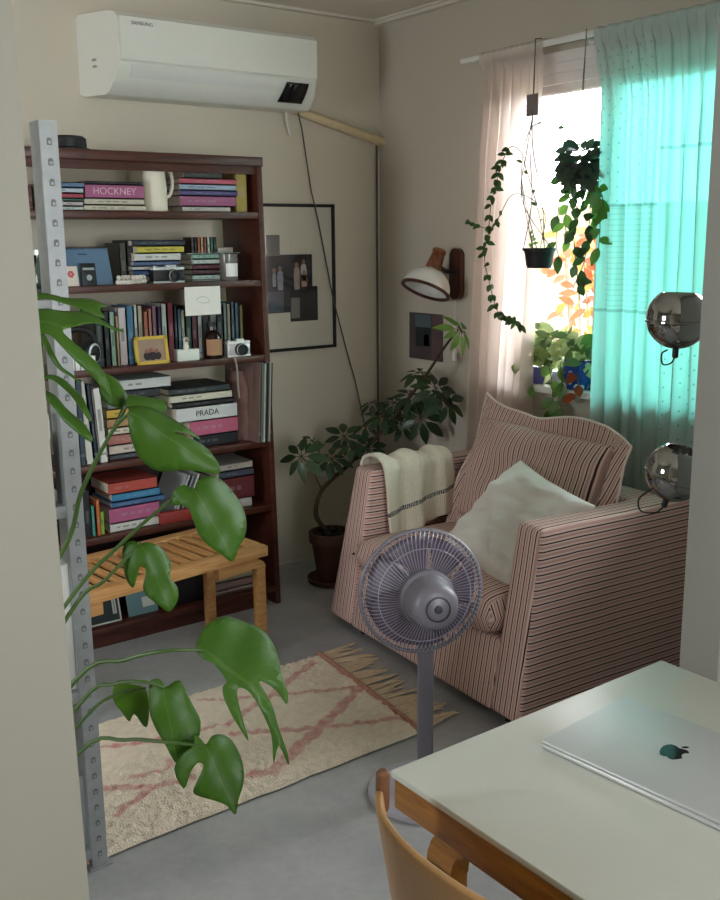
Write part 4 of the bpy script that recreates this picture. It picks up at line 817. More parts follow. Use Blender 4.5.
for k in range(40):
    v = (k + .5) / 40; p = c10.lerp(c11, v); ln = random.uniform(.13, .2); dy = random.uniform(-.03, .03)
    for j in range(4):
        e = V((p.x + ln + random.uniform(-.03, .01), p.y + dy + random.uniform(-.012, .012), .006))
        b.tube(bez([(p.x - .01, p.y, .014), (p.x + ln * .4, p.y + dy * .3 + random.uniform(-.01, .01), .012), e], 8), [.0035, .0022], 5)
b.build('fringe', mat('cdb798', 1, var=.12, scale=40), rug)
b = MB(); b.tube([(c10.x, c10.y, .014), (c11.x, c11.y, .014)], .012, 8); b.build('end_binding', mat('a97a68', 1, var=.2, scale=60), rug)
# ================================================================== FAN
FC = pt(421, 591, D=2.60); tocam = (CAMP - FC).normalized()
axr = (tocam * .90 + _R * .24 + _D * .26).normalized()          # axis from the grille to the motor housing
pb_ = pt(425, 760, D=2.66)
fan = thing('pedestal_fan', 'grey pedestal fan seen from behind in front of the armchair', 'fan', (pb_.x, pb_.y, 0))
FR = .172
def cage(sgn, depth, name):
    b = MB(); mx = frame(FC, axr * sgn)
    for k in range(84):
        a = 2 * math.pi * k / 84; pts = []
        for i in range(6):
            t = i / 5; r = .045 + (FR - .045) * math.sin(t * math.pi / 2) ** .9; z = depth * math.cos(t * math.pi / 2) ** .8; aa = a + .18 * (1 - t) * sgn
            pts.append(mx @ V((r * math.cos(aa), r * math.sin(aa), z)))
        b.tube(pts, .0011, 4, caps=False)
    for r, z in ((.047, depth * .99), (.13, depth * .74)):
        b.tube([mx @ V((r * math.cos(2 * math.pi * i / 48), r * math.sin(2 * math.pi * i / 48), z)) for i in range(49)], .0016, 5)
    return b
cage(1, .055, 0).build('rear_grille', mat('9a93a0', .35, .2), fan)
cage(-1, .055, 0).build('front_grille', mat('9a93a0', .35, .2), fan)
b = MB(); mx = frame(FC, axr); b.tube([mx @ V((FR * math.cos(2 * math.pi * i / 64), FR * math.sin(2 * math.pi * i / 64), 0)) for i in range(65)], .006, 8); b.build('rim', M['grey'], fan)
b = MB(); b.lathe([(.04, -.058), (.046, -.054), (.046, -.048), (.04, -.046)], mx, 28); b.build('front_badge', M['grey'], fan)
for k in range(7):
    b = MB(); a0 = 2 * math.pi * k / 7
    def bl(u, v):
        r = .03 + .125 * u; a = a0 + (.35 + .6 * u ** .5) * v * 1.05 + .25 * u; return mx @ V((r * math.cos(a), r * math.sin(a), -.018 + .03 * v))
    b.grid(bl, 8, 6); o = b.build('blade', leaf_mat('5b5160', '635868', 0, .2, .4), fan); o.modifiers.new('t', 'SOLIDIFY').thickness = .002
b = MB(); b.lathe([(.035, -.03), (.035, .03)], mx, 24); b.build('hub', M['grey'], fan)
b = MB(); b.lathe([(.066, .042), (.074, .046), (.078, .058), (.076, .07), (.068, .076), (.066, .085), (.064, .14), (.058, .158), (.044, .169), (.001, .174)], mx, 36); mh = b.build('motor_housing', M['grey'], fan)
b = MB(); b.lathe([(.030, .1715), (.034, .1705), (.034, .174), (.030, .1745), (.030, .1715)], mx, 28, cap0=False, cap1=False); b.build('ring', M['dark'], mh)
b = MB(); b.lathe([(.011, .174), (.01, .178), (.001, .179)], mx, 16); b.build('button', M['dark'], mh)
nk = mx @ V((0, 0, .11)); ptop = V((pb_.x, pb_.y, nk.z - .07))
b = MB(); b.tube([nk + V((0, 0, -.03)), (nk + ptop) * .5 + V((0, 0, -.02)), ptop], [.04, .032, .025], 16); b.build('neck', M['grey'], fan)
b = MB(); mp_ = Matrix.Translation((pb_.x, pb_.y, 0)) @ Matrix.Rotation(YAW - math.pi / 2, 4, 'Z'); b.box(-.023, .023, -.016, .016, .03, ptop.z + .02, bev=.006, seg=3, mx=mp_); b.build('pole', M['grey'], fan)
b = MB(); b.lathe([(.165, 0), (.168, .006), (.165, .016), (.15, .022), (.04, .03), (.035, .04), (.001, .04)], Matrix.Translation((pb_.x, pb_.y, 0)), 48); b.build('base', mat('a9a6ae', .35), fan)
# ================================================================== TABLE, LAPTOP, CHAIR
TX0, TX1, TY1, TY0, TZ = .928, 1.645, 1.175, -.25, .74
tb = thing('table', 'white-topped table with wooden edges in the foreground', 'table', ((TX0 + TX1) / 2, (TY0 + TY1) / 2, 0))
b = MB(); b.box(TX0, TX1, TY0, TY1, TZ - .012, TZ, bev=.002); b.build('tabletop', mat('d3d6cd', .32, var=.01), tb)
b = MB(); b.box(TX0 + .004, TX1 - .004, TY0 + .004, TY1 - .004, TZ - .068, TZ - .012, bev=.003); b.build('edge_band', M['oak'], tb)
for x, sx in ((TX0 + .06, 1), (TX1 - .06, -1)):
    for y, sy in ((TY1 - .075, -1), (TY0 + .075, 1)):
        b = MB(); b.box(x - .02, x + .02, y - .03, y + .03, 0, TZ - .15, bev=.004)
        pr0 = None
        for i in range(7):
            a = math.pi / 2 * i / 6; cy = y + sy * .06; cz = TZ - .165
            r = [b.bm.verts.new(p) for p in ((x - .02, cy - sy * .09 * math.cos(a), cz + .1 * math.sin(a)), (x + .02, cy - sy * .09 * math.cos(a), cz + .1 * math.sin(a)), (x + .02, cy - sy * .03 * math.cos(a), cz + .055 * math.sin(a)), (x - .02, cy - sy * .03 * math.cos(a), cz + .055 * math.sin(a)))]
            if pr0: b.skin(pr0, r)
            else: b.cap(r, 0, True)
            pr0 = r
        b.cap(pr0); b.box(x - .02, x + .02, min(y + sy * .06, y + sy * .28), max(y + sy * .06, y + sy * .28), TZ - .105, TZ - .068); b.build('leg', M['oak'], tb)
A = pt(541, 739, Z=TZ + .018); B = pt(625, 695, Z=TZ + .018)
ang = math.atan2(B.y - A.y, B.x - A.x)
lt = thing('laptop', 'closed silver laptop lying on the white table', 'laptop', (A.x, A.y, TZ), ang)
LW, LD = (B - A).length, (B - A).length * 1.42
b = MB(); b.box(0, LW, -LD, 0, .001, .010, bev=.003, seg=3); b.build('base', M['silver'], lt, local=True)
b = MB(); b.box(0, LW, -LD, 0, .0108, .0165, bev=.0022, seg=3); lid = b.build('lid', mat('ced2d2', .5, .6, var=.005), lt, local=True)
b = MB(); b.box(.004, LW - .004, -LD + .004, -.004, 0, .0012); b.build('underside', M['dark'], lt, local=True)
lc = pt(674, 752, Z=TZ + .0166); inv = (Matrix.Translation(lt.location) @ Matrix.Rotation(ang, 4, 'Z')).inverted(); ll = inv @ lc
S = .027; half = [(0, -.80), (.18, -.92), (.42, -.9), (.62, -.62), (.76, -.3), (.62, -.16), (.5, .08), (.52, .3), (.62, .46), (.72, .54), (.56, .72), (.34, .76), (.12, .68), (0, .64)]
left = [(-x, y) for x, y in [(.12, .68), (.34, .76), (.58, .72), (.78, .48), (.84, .12), (.76, -.3), (.62, -.62), (.42, -.9), (.18, -.92)]]
apple = [V((x * S, y * S)) for x, y in half + left]
leafp = [V((x * S, y * S)) for x, y in [(0, .82), (.02, 1.0), (.16, 1.18), (.32, 1.24), (.32, 1.08), (.2, .9)]]
mxl = frame(V((ll.x, ll.y, .0164)), (0, 0, 1), (0, -1, 0))
b = MB()
for poly in (apple, leafp): b.prism([(p.x, p.y) for p in poly], mxl, .0006)
b.build('emblem', mat('101214', .12, .6), lid, local=True, smooth=False)
# chair
chr_ = thing('plywood_chair', 'curved plywood dining chair tucked under the white table', 'chair', (.95, .86, 0))
b = MB(); yc, Rb = .87, .26
def back(u, v):
    y = yc + (u - .5) * .46; k = (y - yc) / .23
    top = .80 - .03 * abs(k) ** 3; z = .44 + (top - .44) * v
    x = .787 + .09 * abs(k) ** 2.4 - .03 * v + .03 * (1 - v)
    return V((x, y, z))
b.grid(back, 40, 16); o = b.build('backrest', M['plane'], chr_, ang=180); md = o.modifiers.new('t', 'SOLIDIFY'); md.thickness = .011; md.offset = 0; bv = o.modifiers.new('b', 'BEVEL'); bv.width = .003; bv.segments = 2
for s in (1, -1):
    y = yc + s * .228
    b = MB(); b.tube([(.852, y, .802), (.852, y, .797), (.851, y, .74), (.853, y, .73)], [.006, .011, .011, .006], 12); b.build('corner_cap', mat('6a4630', .4, var=.1), chr_)
    b = MB(); b.tube([(.85, yc + s * .2, .50), (.855, yc + s * .2, .42), (.82, yc + s * .21, 0)], [.013, .014, .012], 12); b.build('rear_leg', M['teak'], chr_)
    b = MB(); b.tube([(1.22, yc + s * .19, .43), (1.24, yc + s * .21, 0)], [.014, .012], 12); b.build('front_leg', M['teak'], chr_)
    b = MB(); b.tube([(.85, yc + s * .228, .41), (1.22, yc + s * .19, .41)], .010, 10); b.build('side_rail', M['teak'], chr_)
b = MB(); b.box(.79, 1.25, yc - .2, yc + .2, .425, .44, bev=.006, seg=2); b.build('seat', M['plane'], chr_)
b = MB(); b.tube(bez([(1.16, 1.75, .006), (1.12, 1.55, .006), (1.02, 1.52, .006), (1.0, 1.40, .006), (1.1, 1.3, .006)], 20), .004, 6); tag(b.build('power_cord', M['offw']), 'thin white cord curling on the floor behind the plywood chair', 'cord')
# ================================================================== METAL SHELF UNIT
_q = pt(108, 864, Z=0); ux, uy = _q.x, _q.y
us = thing('metal_shelf_unit', 'grey slotted metal shelving unit behind the left doorway edge', 'shelf', (.58, 2.43, 0))
def post(x, y, sx, sy, holes):
    b = MB(); b.box(min(x, x - sx * .04), max(x, x - sx * .04), y - .0012, y + .0012, 0, 1.865); b.box(x - sx * .04 - .0012, x - sx * .04 + .0012, min(y, y + sy * .06), max(y, y + sy * .06), 0, 1.865)
    if holes:
        for k in range(41):
            z = .04 + k * .0445; cx = x - sx * .02
            b.prism([(-.006, -.008), (.006, -.008), (.006, .004), (.003, .008), (-.003, .008), (-.006, .004)], frame((cx, y - .0011, z), (0, -1, 0), (1, 0, 0)), .0004, 1)
            b.box(cx - .003, cx + .003, y - .0035, y - .0012, z - .005, z + .001, 0)
    b.build('post', [M['steel'], mat('6a6d6c', .6)], us)
post(ux, uy, 1, 1, True); post(.33, uy, -1, 1, False); post(ux, 2.6, 1, -1, False); post(.33, 2.6, -1, -1, False)
for z in (1.47, .98, .50, .06):
    b = MB(); b.box(.332, ux - .002, uy + .002, 2.598, z - .03, z, bev=.002); b.build('shelf_plate', M['steel'], us)
b = MB(); b.box(ux - .05, ux + .01, uy - .008, uy + .05, 0, .006); b.build('foot_plate', M['steel'], us)
gj = pt(43, 242, Y=2.4)
t = thing('glass_jar', 'small glass jar on the metal shelf behind the slotted post', 'jar', (gj.x, 2.4, 1.47))
b = MB(); b.lathe([(.03, .001), (.034, .01), (.034, .07), (.026, .085), (.026, .1)], Matrix.Translation((gj.x, 2.4, 1.47)), 20, cap1=False); b.build('body', glassy('c8dcd8'), t)
b = MB(); b.lathe([(.028, .1), (.028, .112), (.001, .113)], Matrix.Translation((gj.x, 2.4, 1.47)), 20); b.build('lid', M['silver'], t)
def pbox(name, lab, cat, l, r, z0, hz, Y0, Y1, mt, grp=None):
    b = MB(); x0, x1 = pt(l, 450, Y=Y0).x, pt(r, 450, Y=Y0).x; b.box(x0, x1, Y0, Y1, z0, z0 + hz, bev=.003); return tag(b.build(name, mt), lab, cat, grp)
pbox('black_case', 'black case on the metal shelf beside the monstera stem', 'case', 36, 50, .98, .16, 2.3, 2.5, M['black'])
pbox('white_box', 'white box stacked on the black case on the metal shelf', 'box', 38, 52, 1.141, .06, 2.3, 2.5, M['white'])
pbox('white_carton', 'tall white carton on the lower metal shelf beside the doorway', 'box', 44, 64, .50, .33, 2.29, 2.5, M['white'])
pbox('grey_carton', 'grey carton on the bottom plate of the metal shelf', 'box', 50, 70, .06, .2, 2.29, 2.5, mat('8b9090', .6))
# ================================================================== LEAVES
def inside(p, poly):
    c = False; j = len(poly) - 1
    for i in range(len(poly)):
        if (poly[i][1] > p[1]) != (poly[j][1] > p[1]) and p[0] < (poly[j][0] - poly[i][0]) * (p[1] - poly[i][1]) / (poly[j][1] - poly[i][1]) + poly[i][0]: c = not c
        j = i
    return c
def smooth_poly(pts, n=3):
    out = []
    k = len(pts)
    for i in range(k):
        a, b_, c, d = (V((*pts[(i + j) % k], 0)) for j in (-1, 0, 1, 2))
        for j in range(n):
            t = j / n; q = .5 * ((2 * b_) + (c - a) * t + (2 * a - 5 * b_ + 4 * c - d) * t * t + (3 * b_ - a - 3 * c + d) * t ** 3); out.append((q.x, q.y))
    return out
# ---- monstera
MG = leaf_mat('3f6a18', '4f7c1e', .14, .36, .5)
mo = thing('monstera', 'large green monstera with long stems reaching in from the left', 'plant', (.34, 1.86, 0))
b = MB(); b.lathe([(.11, 0), (.14, .24), (.15, .25), (.15, .28), (.135, .28), (.13, .25)], Matrix.Translation((.34, 1.86, 0)), 32, cap1=False); b.build('pot', mat('b9b4a8', .6), mo)
b = MB(); b.lathe([(.13, .25), (.001, .26)], Matrix.Translation((.34, 1.86, 0)), 24, cap0=False); b.build('soil', M['soil'], mo)
b = MB(); b.tube(bez([(.34, 1.86, .25), (.33, 1.85, .6), (.36, 1.87, 1.0), (.38, 1.88, 1.2)], 16), [.018, .012], 10); b.build('stem', mat('4d6b2a', .6), mo)
def mleaf(name, poly, ox, oy, sc, base, tip, D, nz, dome=1.2, wav=.004, stem=(), src=(.36, 1.87, .9), sr=.0075, mt=None):
    """one leaf blade: its outline lies in a tilted plane of its own at distance D, then domed about the midrib"""
    P2 = [(ox + x / sc, oy + y / sc) for x, y in poly]; cx = sum(p[0] for p in P2) / len(P2); cy = sum(p[1] for p in P2) / len(P2)
    O = pt(cx, cy, D=D); n = ((CAMP - O).normalized() * nz[0] + V((0, 0, 1)) * nz[1] + _R * nz[2]).normalized()
    def onp(x, y):
        d = pt(x, y, D=1.0) - CAMP; return CAMP + d * ((O - CAMP).dot(n) / d.dot(n))
    Bp, Tp = onp(*base), onp(*tip); e1 = (Tp - Bp); L1 = e1.length; e1 = e1 / L1; e2 = n.cross(e1)
    flat = [V(((onp(x, y) - Bp).dot(e1), (onp(x, y) - Bp).dot(e2))) for x, y in P2]; outl = [V(q) for q in smooth_poly([tuple(q) for q in flat], 3)]; pts = list(outl); k = len(pts)
    x0, x1 = min(q.x for q in pts), max(q.x for q in pts); y0, y1 = min(q.y for q in pts), max(q.y for q in pts); st = L1 / 13
    tup = [tuple(q) for q in outl]
    for i in range(int((x1 - x0) / st) + 1):
        for j in range(int((y1 - y0) / st) + 1):
            q = V((x0 + (i + .5) * st, y0 + (j + .5) * st))
            if inside(q, tup) and min((q - o).length for o in outl) > st * .35: pts.append(q)
    ov, oe, of, *_ = delaunay_2d_cdt(pts, [(i, (i + 1) % k) for i in range(k)], [], 1, 1e-6)
    b = MB(); uvl = b.uvl(); vs = []; W_ = max(abs(y0), abs(y1)) * 2
    for q in ov:
        z = .10 * abs(q.y) - dome * q.y * q.y / W_ * 1.6 - .22 * q.x * q.x / L1 * (q.x > 0) + wav * math.sin(q.x * 70 + q.y * 30)
        vs.append(b.bm.verts.new(Bp + e1 * q.x + e2 * q.y + n * z))
    for f in of:
        try: fc = b.bm.faces.new([vs[i] for i in f])
        except ValueError: continue
        for lp, i in zip(fc.loops, f): lp[uvl].uv = (ov[i].x / L1, ov[i].y / W_)
    o = b.build('leaf', mt or MG, mo, ang=180); o.modifiers.new('t', 'SOLIDIFY').thickness = .0009
    pth = [V(src)] + [pt(x, y, D=d) for x, y, d in stem] + [Bp]
    b = MB(); b.tube(bez(pth, 20), [sr, sr * .6], 8); b.build('stem', mat('3f5a22', .5, var=.1), mo)
A_ = (20, 380, 2.4); B_ = (20, 600, 2.4); C_6 = (0, 260, 3.75); D_ = (40, 440, 1.957)
mleaf('3', [(258, 95), (258, 78), (268, 64), (300, 60), (330, 62), (360, 75), (390, 94), (415, 108), (434, 126), (400, 121), (366, 119), (398, 128), (445, 143), (465, 165), (480, 193), (478, 212), (450, 208), (400, 205), (350, 203), (310, 190), (280, 165), (264, 130)], *A_, (130, 412), (219, 468), 1.79, (1, .35, 0), stem=[(58, 560, 1.97), (82, 490, 1.92), (112, 432, 1.84)], src=(.40, 1.9, .7), sr=.0055)
mleaf('2', [(256, 66), (260, 30), (264, 12), (282, 8), (310, 22), (335, 20), (352, 42), (352, 62), (320, 70), (285, 76)], *A_, (127, 406), (166, 402), 1.85, (.8, .6, .1), src=pt(112, 432, D=1.84), sr=.004)
mleaf('1b', [(225, 300), (232, 284), (248, 280), (270, 295), (290, 330), (302, 352), (290, 382), (265, 378), (240, 360), (226, 330)], 20, 270, 2.77, (124, 405), (104, 372), 1.9, (1, .3, .2), src=pt(114, 430, D=1.85), sr=.004)
mleaf('4', [(362, 278), (372, 260), (392, 250), (408, 256), (418, 264), (425, 242), (450, 226), (485, 225), (520, 245), (545, 285), (552, 330), (545, 365), (530, 392), (516, 426), (490, 415), (455, 392), (430, 362), (415, 330), (404, 306), (385, 296), (368, 292)], *A_, (194, 489), (235, 557), 1.84, (1, .3, .1), stem=[(72, 596, 1.96), (120, 545, 1.95), (165, 505, 1.9)], src=(.42, 1.9, .6), sr=.005)
mleaf('5', [(245, 402), (256, 386), (275, 385), (288, 395), (302, 390), (330, 394), (350, 408), (362, 432), (360, 468), (378, 490), (378, 520), (359, 547), (335, 535), (306, 512), (295, 490), (301, 465), (299, 447), (288, 446), (279, 470), (270, 486), (254, 465), (247, 435)], *A_, (141, 543), (170, 607), 1.91, (1, .3, 0), stem=[(68, 616, 1.96), (105, 580, 1.94)], src=(.42, 1.9, .5), sr=.005)
mleaf('6', [(305, 410), (309, 388), (330, 356), (370, 338), (420, 345), (455, 374), (470, 410), (476, 445), (488, 478), (486, 502), (468, 480), (448, 468), (430, 468), (455, 500), (472, 548), (492, 592), (493, 607), (472, 577), (463, 607), (457, 560), (440, 525), (415, 492), (393, 480), (386, 492), (396, 530), (411, 572), (385, 542), (362, 502), (358, 478), (366, 468), (342, 440), (320, 430)], *D_, (203, 650), (284, 705), 1.70, (1, .6, .1), dome=.5, stem=[(74, 682, 1.85), (125, 660, 1.8), (165, 651, 1.75)], src=(.42, 1.86, .45), sr=.005)
mleaf('7', [(305, 205), (314, 191), (335, 190), (350, 209), (370, 195), (386, 198), (405, 250), (421, 292), (415, 340), (395, 372), (368, 398), (345, 352), (320, 312), (306, 262)], *B_, (164, 688), (174, 764), 1.72, (1, .02, -.3), dome=.8, stem=[(78, 706, 1.82), (115, 684, 1.77), (145, 682, 1.73)], src=(.42, 1.86, .4), sr=.0045)
mleaf('8', [(376, 394), (392, 364), (418, 346), (420, 322), (436, 334), (447, 346), (462, 324), (490, 317), (516, 326), (540, 356), (546, 400), (540, 440), (528, 475), (522, 510), (500, 490), (470, 476), (432, 462), (420, 450), (430, 425), (440, 397), (426, 390), (411, 410), (399, 442)], *B_, (205, 746), (237, 810), 1.63, (1, .25, .15), stem=[(78, 754, 1.8), (125, 740, 1.74), (165, 742, 1.68)], src=(.42, 1.84, .35), sr=.0045)
mleaf('9', [(224, 212), (238, 186), (265, 200), (300, 210), (309, 240), (313, 290), (300, 292), (276, 270), (265, 286), (245, 265), (226, 240)], *B_, (146, 688), (114, 706), 1.85, (1, .2, .1), stem=[(76, 728, 1.88), (112, 696, 1.86)], src=(.42, 1.88, .4), sr=.004, mt=leaf_mat('5f8a20', '6f9a2a', .1, .5, .5))  # lighter leaf colour stands in for backlight shining through
mleaf('10', [(110, 215), (150, 186), (250, 165), (330, 165), (400, 180), (477, 188), (440, 203), (380, 209), (300, 226), (246, 246), (241, 268), (300, 300), (360, 335), (402, 370), (427, 417), (400, 406), (350, 372), (290, 346), (230, 312), (190, 284), (150, 275), (112, 262)], *C_6, (32, 322), (110, 330), 1.72, (.8, .9, .1), dome=.6, stem=[(30, 440, 1.92), (26, 360, 1.86)], src=(.37, 1.87, 1.0))
mleaf('10b', [(110, 134), (200, 117), (300, 115), (392, 109), (396, 130), (372, 148), (392, 166), (340, 165), (280, 151), (200, 149), (112, 150)], *C_6, (30, 298), (105, 296), 1.82, (.7, 1, 0), dome=.6, stem=[(26, 400, 1.95), (24, 330, 1.92)], src=(.37, 1.88, 1.0))
mleaf('13', [(165, 486), (200, 498), (240, 538), (290, 575), (326, 615), (321, 637), (280, 621), (235, 586), (190, 542), (165, 512)], *C_6, (44, 394), (86, 428), 1.84, (.7, .8, -.3), dome=.8, stem=[(34, 460, 1.92)], src=(.36, 1.87, .9), sr=.004)
mleaf('14', [(150, 432), (190, 430), (230, 428), (270, 453), (300, 490), (323, 545), (318, 562), (288, 530), (250, 482), (200, 452), (150, 446)], *C_6, (42, 377), (86, 408), 1.9, (.7, .8, -.3), dome=.8, stem=[(32, 440, 1.94)], src=(.36, 1.87, .9), sr=.004)
mleaf('15', [(150, 270), (172, 285), (192, 328), (222, 378), (270, 408), (284, 420), (232, 398), (190, 362), (164, 322), (150, 295)], *C_6, (42, 336), (75, 371), 1.93, (.7, .8, -.3), dome=.8, stem=[(32, 430, 1.96)], src=(.36, 1.87, .9), sr=.004)
# ---- small leaves
def oval(b, B, d, ln, w, nrm, fold=.1, tip=1.0, mi=0):
    d = d.normalized(); n = nrm - d * nrm.dot(d)
    n = n.normalized() if n.length > 1e-4 else d.orthogonal().normalized(); s = n.cross(d)
    prof = ((0, .06), (.18, .7), (.42, 1), (.68, .78), (.88, .36), (1, .02)); c = []; l = []; r = []
    for u, k in prof:
        q = B + d * (ln * u) - n * (ln * .16 * u * u); c.append(b.bm.verts.new(q)); l.append(b.bm.verts.new(q + s * (w * k * .5) + n * (fold * w * k))); r.append(b.bm.verts.new(q - s * (w * k * .5) + n * (fold * w * k)))
    for i in range(5):
        for a, e in ((l, c), (c, r)):
            f = b.bm.faces.new((a[i], a[i + 1], e[i + 1], e[i])); f.material_index = mi
SG = leaf_mat('2a3d28', '3c5634', 0, .25, .35); SG2 = leaf_mat('5f8a3a', '83a84c', 0, .4, .4)
sp = thing('schefflera', 'umbrella plant with a bent trunk in a brown pot behind the armchair', 'plant', (2.575, 3.71, 0))
b = MB(); b.lathe([(.075, .02), (.105, .21), (.118, .212), (.12, .26), (.105, .262), (.1, .23)], Matrix.Translation((2.575, 3.71, 0)) @ Matrix.Diagonal((.88, .88, .96, 1)), 32, cap1=False); b.build('pot', M['pot'], sp)
b = MB(); b.lathe([(.11, 0), (.128, .008), (.132, .03), (.124, .032), (.11, .014), (.001, .012)], Matrix.Translation((2.575, 3.71, 0)) @ Matrix.Diagonal((.88, .88, .96, 1)), 32); b.build('saucer', M['pot'], sp)
b = MB(); b.lathe([(.1, .235), (.06, .25), (.001, .255)], Matrix.Translation((2.575, 3.71, 0)) @ Matrix.Diagonal((.88, .88, .96, 1)), 24, cap0=False)
rr = random.Random(5)
for k in range(18): a = rr.uniform(0, 6.28); r = rr.uniform(0, .07); c = V((2.575 + r * math.cos(a), 3.71 + r * math.sin(a), .245 + .02 * (1 - r / .07))); b.lathe([(.001, -.015), (.016, 0), (.001, .015)], Matrix.Translation(c), 6)
b.build('soil', M['soil'], sp)
TR = [V((2.56, 3.71, .245)), pt(316, 515, Y=3.70), pt(322, 490, Y=3.69), pt(345, 468, Y=3.70), pt(372, 442, Y=3.71), pt(398, 412, Y=3.66), pt(424, 378, X=2.96), pt(446, 345, X=2.97), pt(457, 332, X=2.98)]
tp_ = bez(TR, 40); b = MB(); b.tube(tp_, [.012, .005], 10); b.build('trunk', M['bark'], sp)
def umbrella(px, py, Y, size, nl, face, mt=SG, name='leaf_cluster'):
    size *= 1.1; C_ = pt(px, py, Y=Y); C_ = pt(px, py, X=2.97) if C_.x > 2.97 else C_; near = min(tp_, key=lambda q: (q - C_).length); b = MB()
    mid = (near + C_) * .5 + V((0, 0, .02)); b.tube(bez([near, mid, C_], 8), .0025, 6, 1)
    ax = face.normalized(); e = ax.orthogonal().normalized(); f = ax.cross(e); a0 = rr.uniform(0, 6)
    for k in range(nl):
        a = a0 + 2 * math.pi * k / nl; d = e * math.cos(a) + f * math.sin(a) - ax * rr.uniform(.15, .5); ln = size * rr.uniform(.8, 1.1)
        st = C_ + d.normalized() * (ln * .22); b.tube([C_, st], .0015, 4, 1); oval(b, st, d, ln * .85, ln * .36, ax, .08)
    b.build(name, [mt, M['bark']], sp, ang=180)
UPC = lambda a, c, r=0: _up * a + (CAMP - V((2.7, 3.7, 1))).normalized() * c + _R * r
for px, py, Y, sz, nl, fc in ((301, 456, 3.62, .115, 8, UPC(.5, .8, -.3)), (312, 440, 3.66, .07, 6, UPC(1, .4)), (331, 458, 3.64, .10, 8, UPC(.8, .6)), (344, 436, 3.72, .10, 8, UPC(.6, .7)), (352, 446, 3.62, .09, 7, UPC(.9, .5, .2)), (368, 448, 3.68, .10, 8, UPC(.5, .8)), (365, 425, 3.76, .08, 7, UPC(1, .3)), (383, 416, 3.70, .10, 8, UPC(.9, .5)), (394, 402, 3.76, .10, 8, UPC(.8, .5)), (372, 402, 3.78, .08, 7, UPC(1, .4, -.2)), (402, 425, 3.70, .09, 7, UPC(.6, .7)), (421, 418, 3.62, .115, 9, UPC(.3, .9)), (418, 372, 3.74, .09, 7, UPC(1, .4)), (436, 388, 3.64, .12, 9, UPC(.5, .8, .3)), (447, 402, 3.60, .11, 8, UPC(.5, .7, .3)), (410, 395, 3.7, .1, 8, UPC(.8, .5))):
    umbrella(px, py, Y, sz, nl, fc)
umbrella(461, 330, 3.62, .10, 9, UPC(.5, .6, .6), SG2)
# ---- hanging plants at the window
HG = leaf_mat('26401f', '3a5a2a', 0, .3, .35); HG2 = leaf_mat('4f7a2c', '6d9440', 0, .4, .4); OR = leaf_mat('8a3a14', 'a04a1c', 0, .3, .6)
HX = XW - .16
hp_ = pt(539, 268, X=HX)
hy = thing('hanging_trailing_plant', 'small black pot hanging at the window with long wiry trailing stems', 'plant', (hp_.x, hp_.y, hp_.z))
b = MB(); R = (pt(527, 250, X=HX).y - pt(551, 250, X=HX).y) / 2; hh = pt(539, 248, X=HX).z - hp_.z
b.lathe([(R * .72, 0), (R * .95, hh * .85), (R * 1.05, hh * .86), (R * 1.05, hh), (R * .95, hh), (R * .8, .01), (.001, .01)], Matrix.Translation(hp_), 24, cap1=False); b.build('pot', M['black'], hy)
b = MB(); b.lathe([(R * .9, hh * .85), (.001, hh * .9)], Matrix.Translation(hp_), 18, cap0=False); b.build('soil', M['soil'], hy)
topk = pt(534, 62, X=HX + .05); topk = V((RXX - .02, topk.y, RZ - .01))
b = MB()
for k in range(3):
    a = 2 * math.pi * k / 3; b.tube(bez([hp_ + V((R * math.cos(a), R * math.sin(a), hh)), pt(522 + 10 * k, 200, X=HX), pt(527 + 3 * k, 150, X=HX), pt(533, 108, X=HX), topk], 16), .0021, 5)
b.build('hanger_wire', mat('5a5450', .6), hy)
b = MB(); b.tube([topk + V((0, 0, .0)), topk + V((0, 0, .03)), topk + V((.035, 0, .035)), topk + V((.045, 0, .01))], .002, 6); b.build('hook', M['black'], hy)
p0, p1 = pt(527, 95, X=HX), pt(538, 115, X=HX); b = MB(); b.box(HX - .002, HX, p1.y, p0.y, p1.z, p0.z, mx=Matrix.Translation(V((0, 0, 0)))); b.build('tag', mat('7f7470', .7), hy)
def vine(pts, X, nleaf, ls, parent, mt, name='vine', wid=.55, seed=0, start=.0):
    r = random.Random(seed); path = bez([pt(x, y, X=X + dx) for x, y, dx in pts], 40); b = MB(); b.tube(path, .0018, 5, 1)
    for k in range(nleaf):
        t = start + (1 - start) * (k + .5) / nleaf; i = min(len(path) - 2, int(t * (len(path) - 1))); q = path[i]; tg = (path[i + 1] - path[i]).normalized()
        d = tg * .4 + V((r.uniform(-.6, .2), r.uniform(-1, 1), r.uniform(-.7, .4))); oval(b, q, d, ls * r.uniform(.7, 1.15), ls * wid * r.uniform(.8, 1.1), V((-1, -.6, .5)), .08)
    b.build(name, [mt, mat('4a4a30', .7)], parent, ang=180)
vine([(533, 250, 0), (522, 190, -.02), (524, 158, -.02), (512, 146, -.04), (503, 160, -.05), (497, 180, -.05), (491, 205, -.05), (488, 235, -.05), (484, 255, -.05), (490, 285, -.05), (498, 312, -.04), (512, 318, -.03), (524, 328, -.02)], HX, 74, .040, hy, HG, seed=1, start=.28)
vine([(540, 250, 0), (545, 215, -.01), (530, 198, -.02), (512, 195, -.03), (500, 215, -.04), (492, 228, -.05), (478, 226, -.05), (467, 220, -.05)], HX, 12, .036, hy, HG, seed=2, start=.55)
vine([(537, 250, 0), (522, 180, -.02), (530, 130, -.02), (552, 124, -.01), (565, 135, 0)], HX, 3, .03, hy, HG, seed=3, start=.2)
vine([(545, 250, 0), (538, 210, -.02), (525, 165, -.02)], HX, 4, .032, hy, HG, seed=4, start=.3)
vine([(533, 250, 0), (532, 240, 0), (530, 232, -.01)], HX, 5, .026, hy, HG2, seed=5)
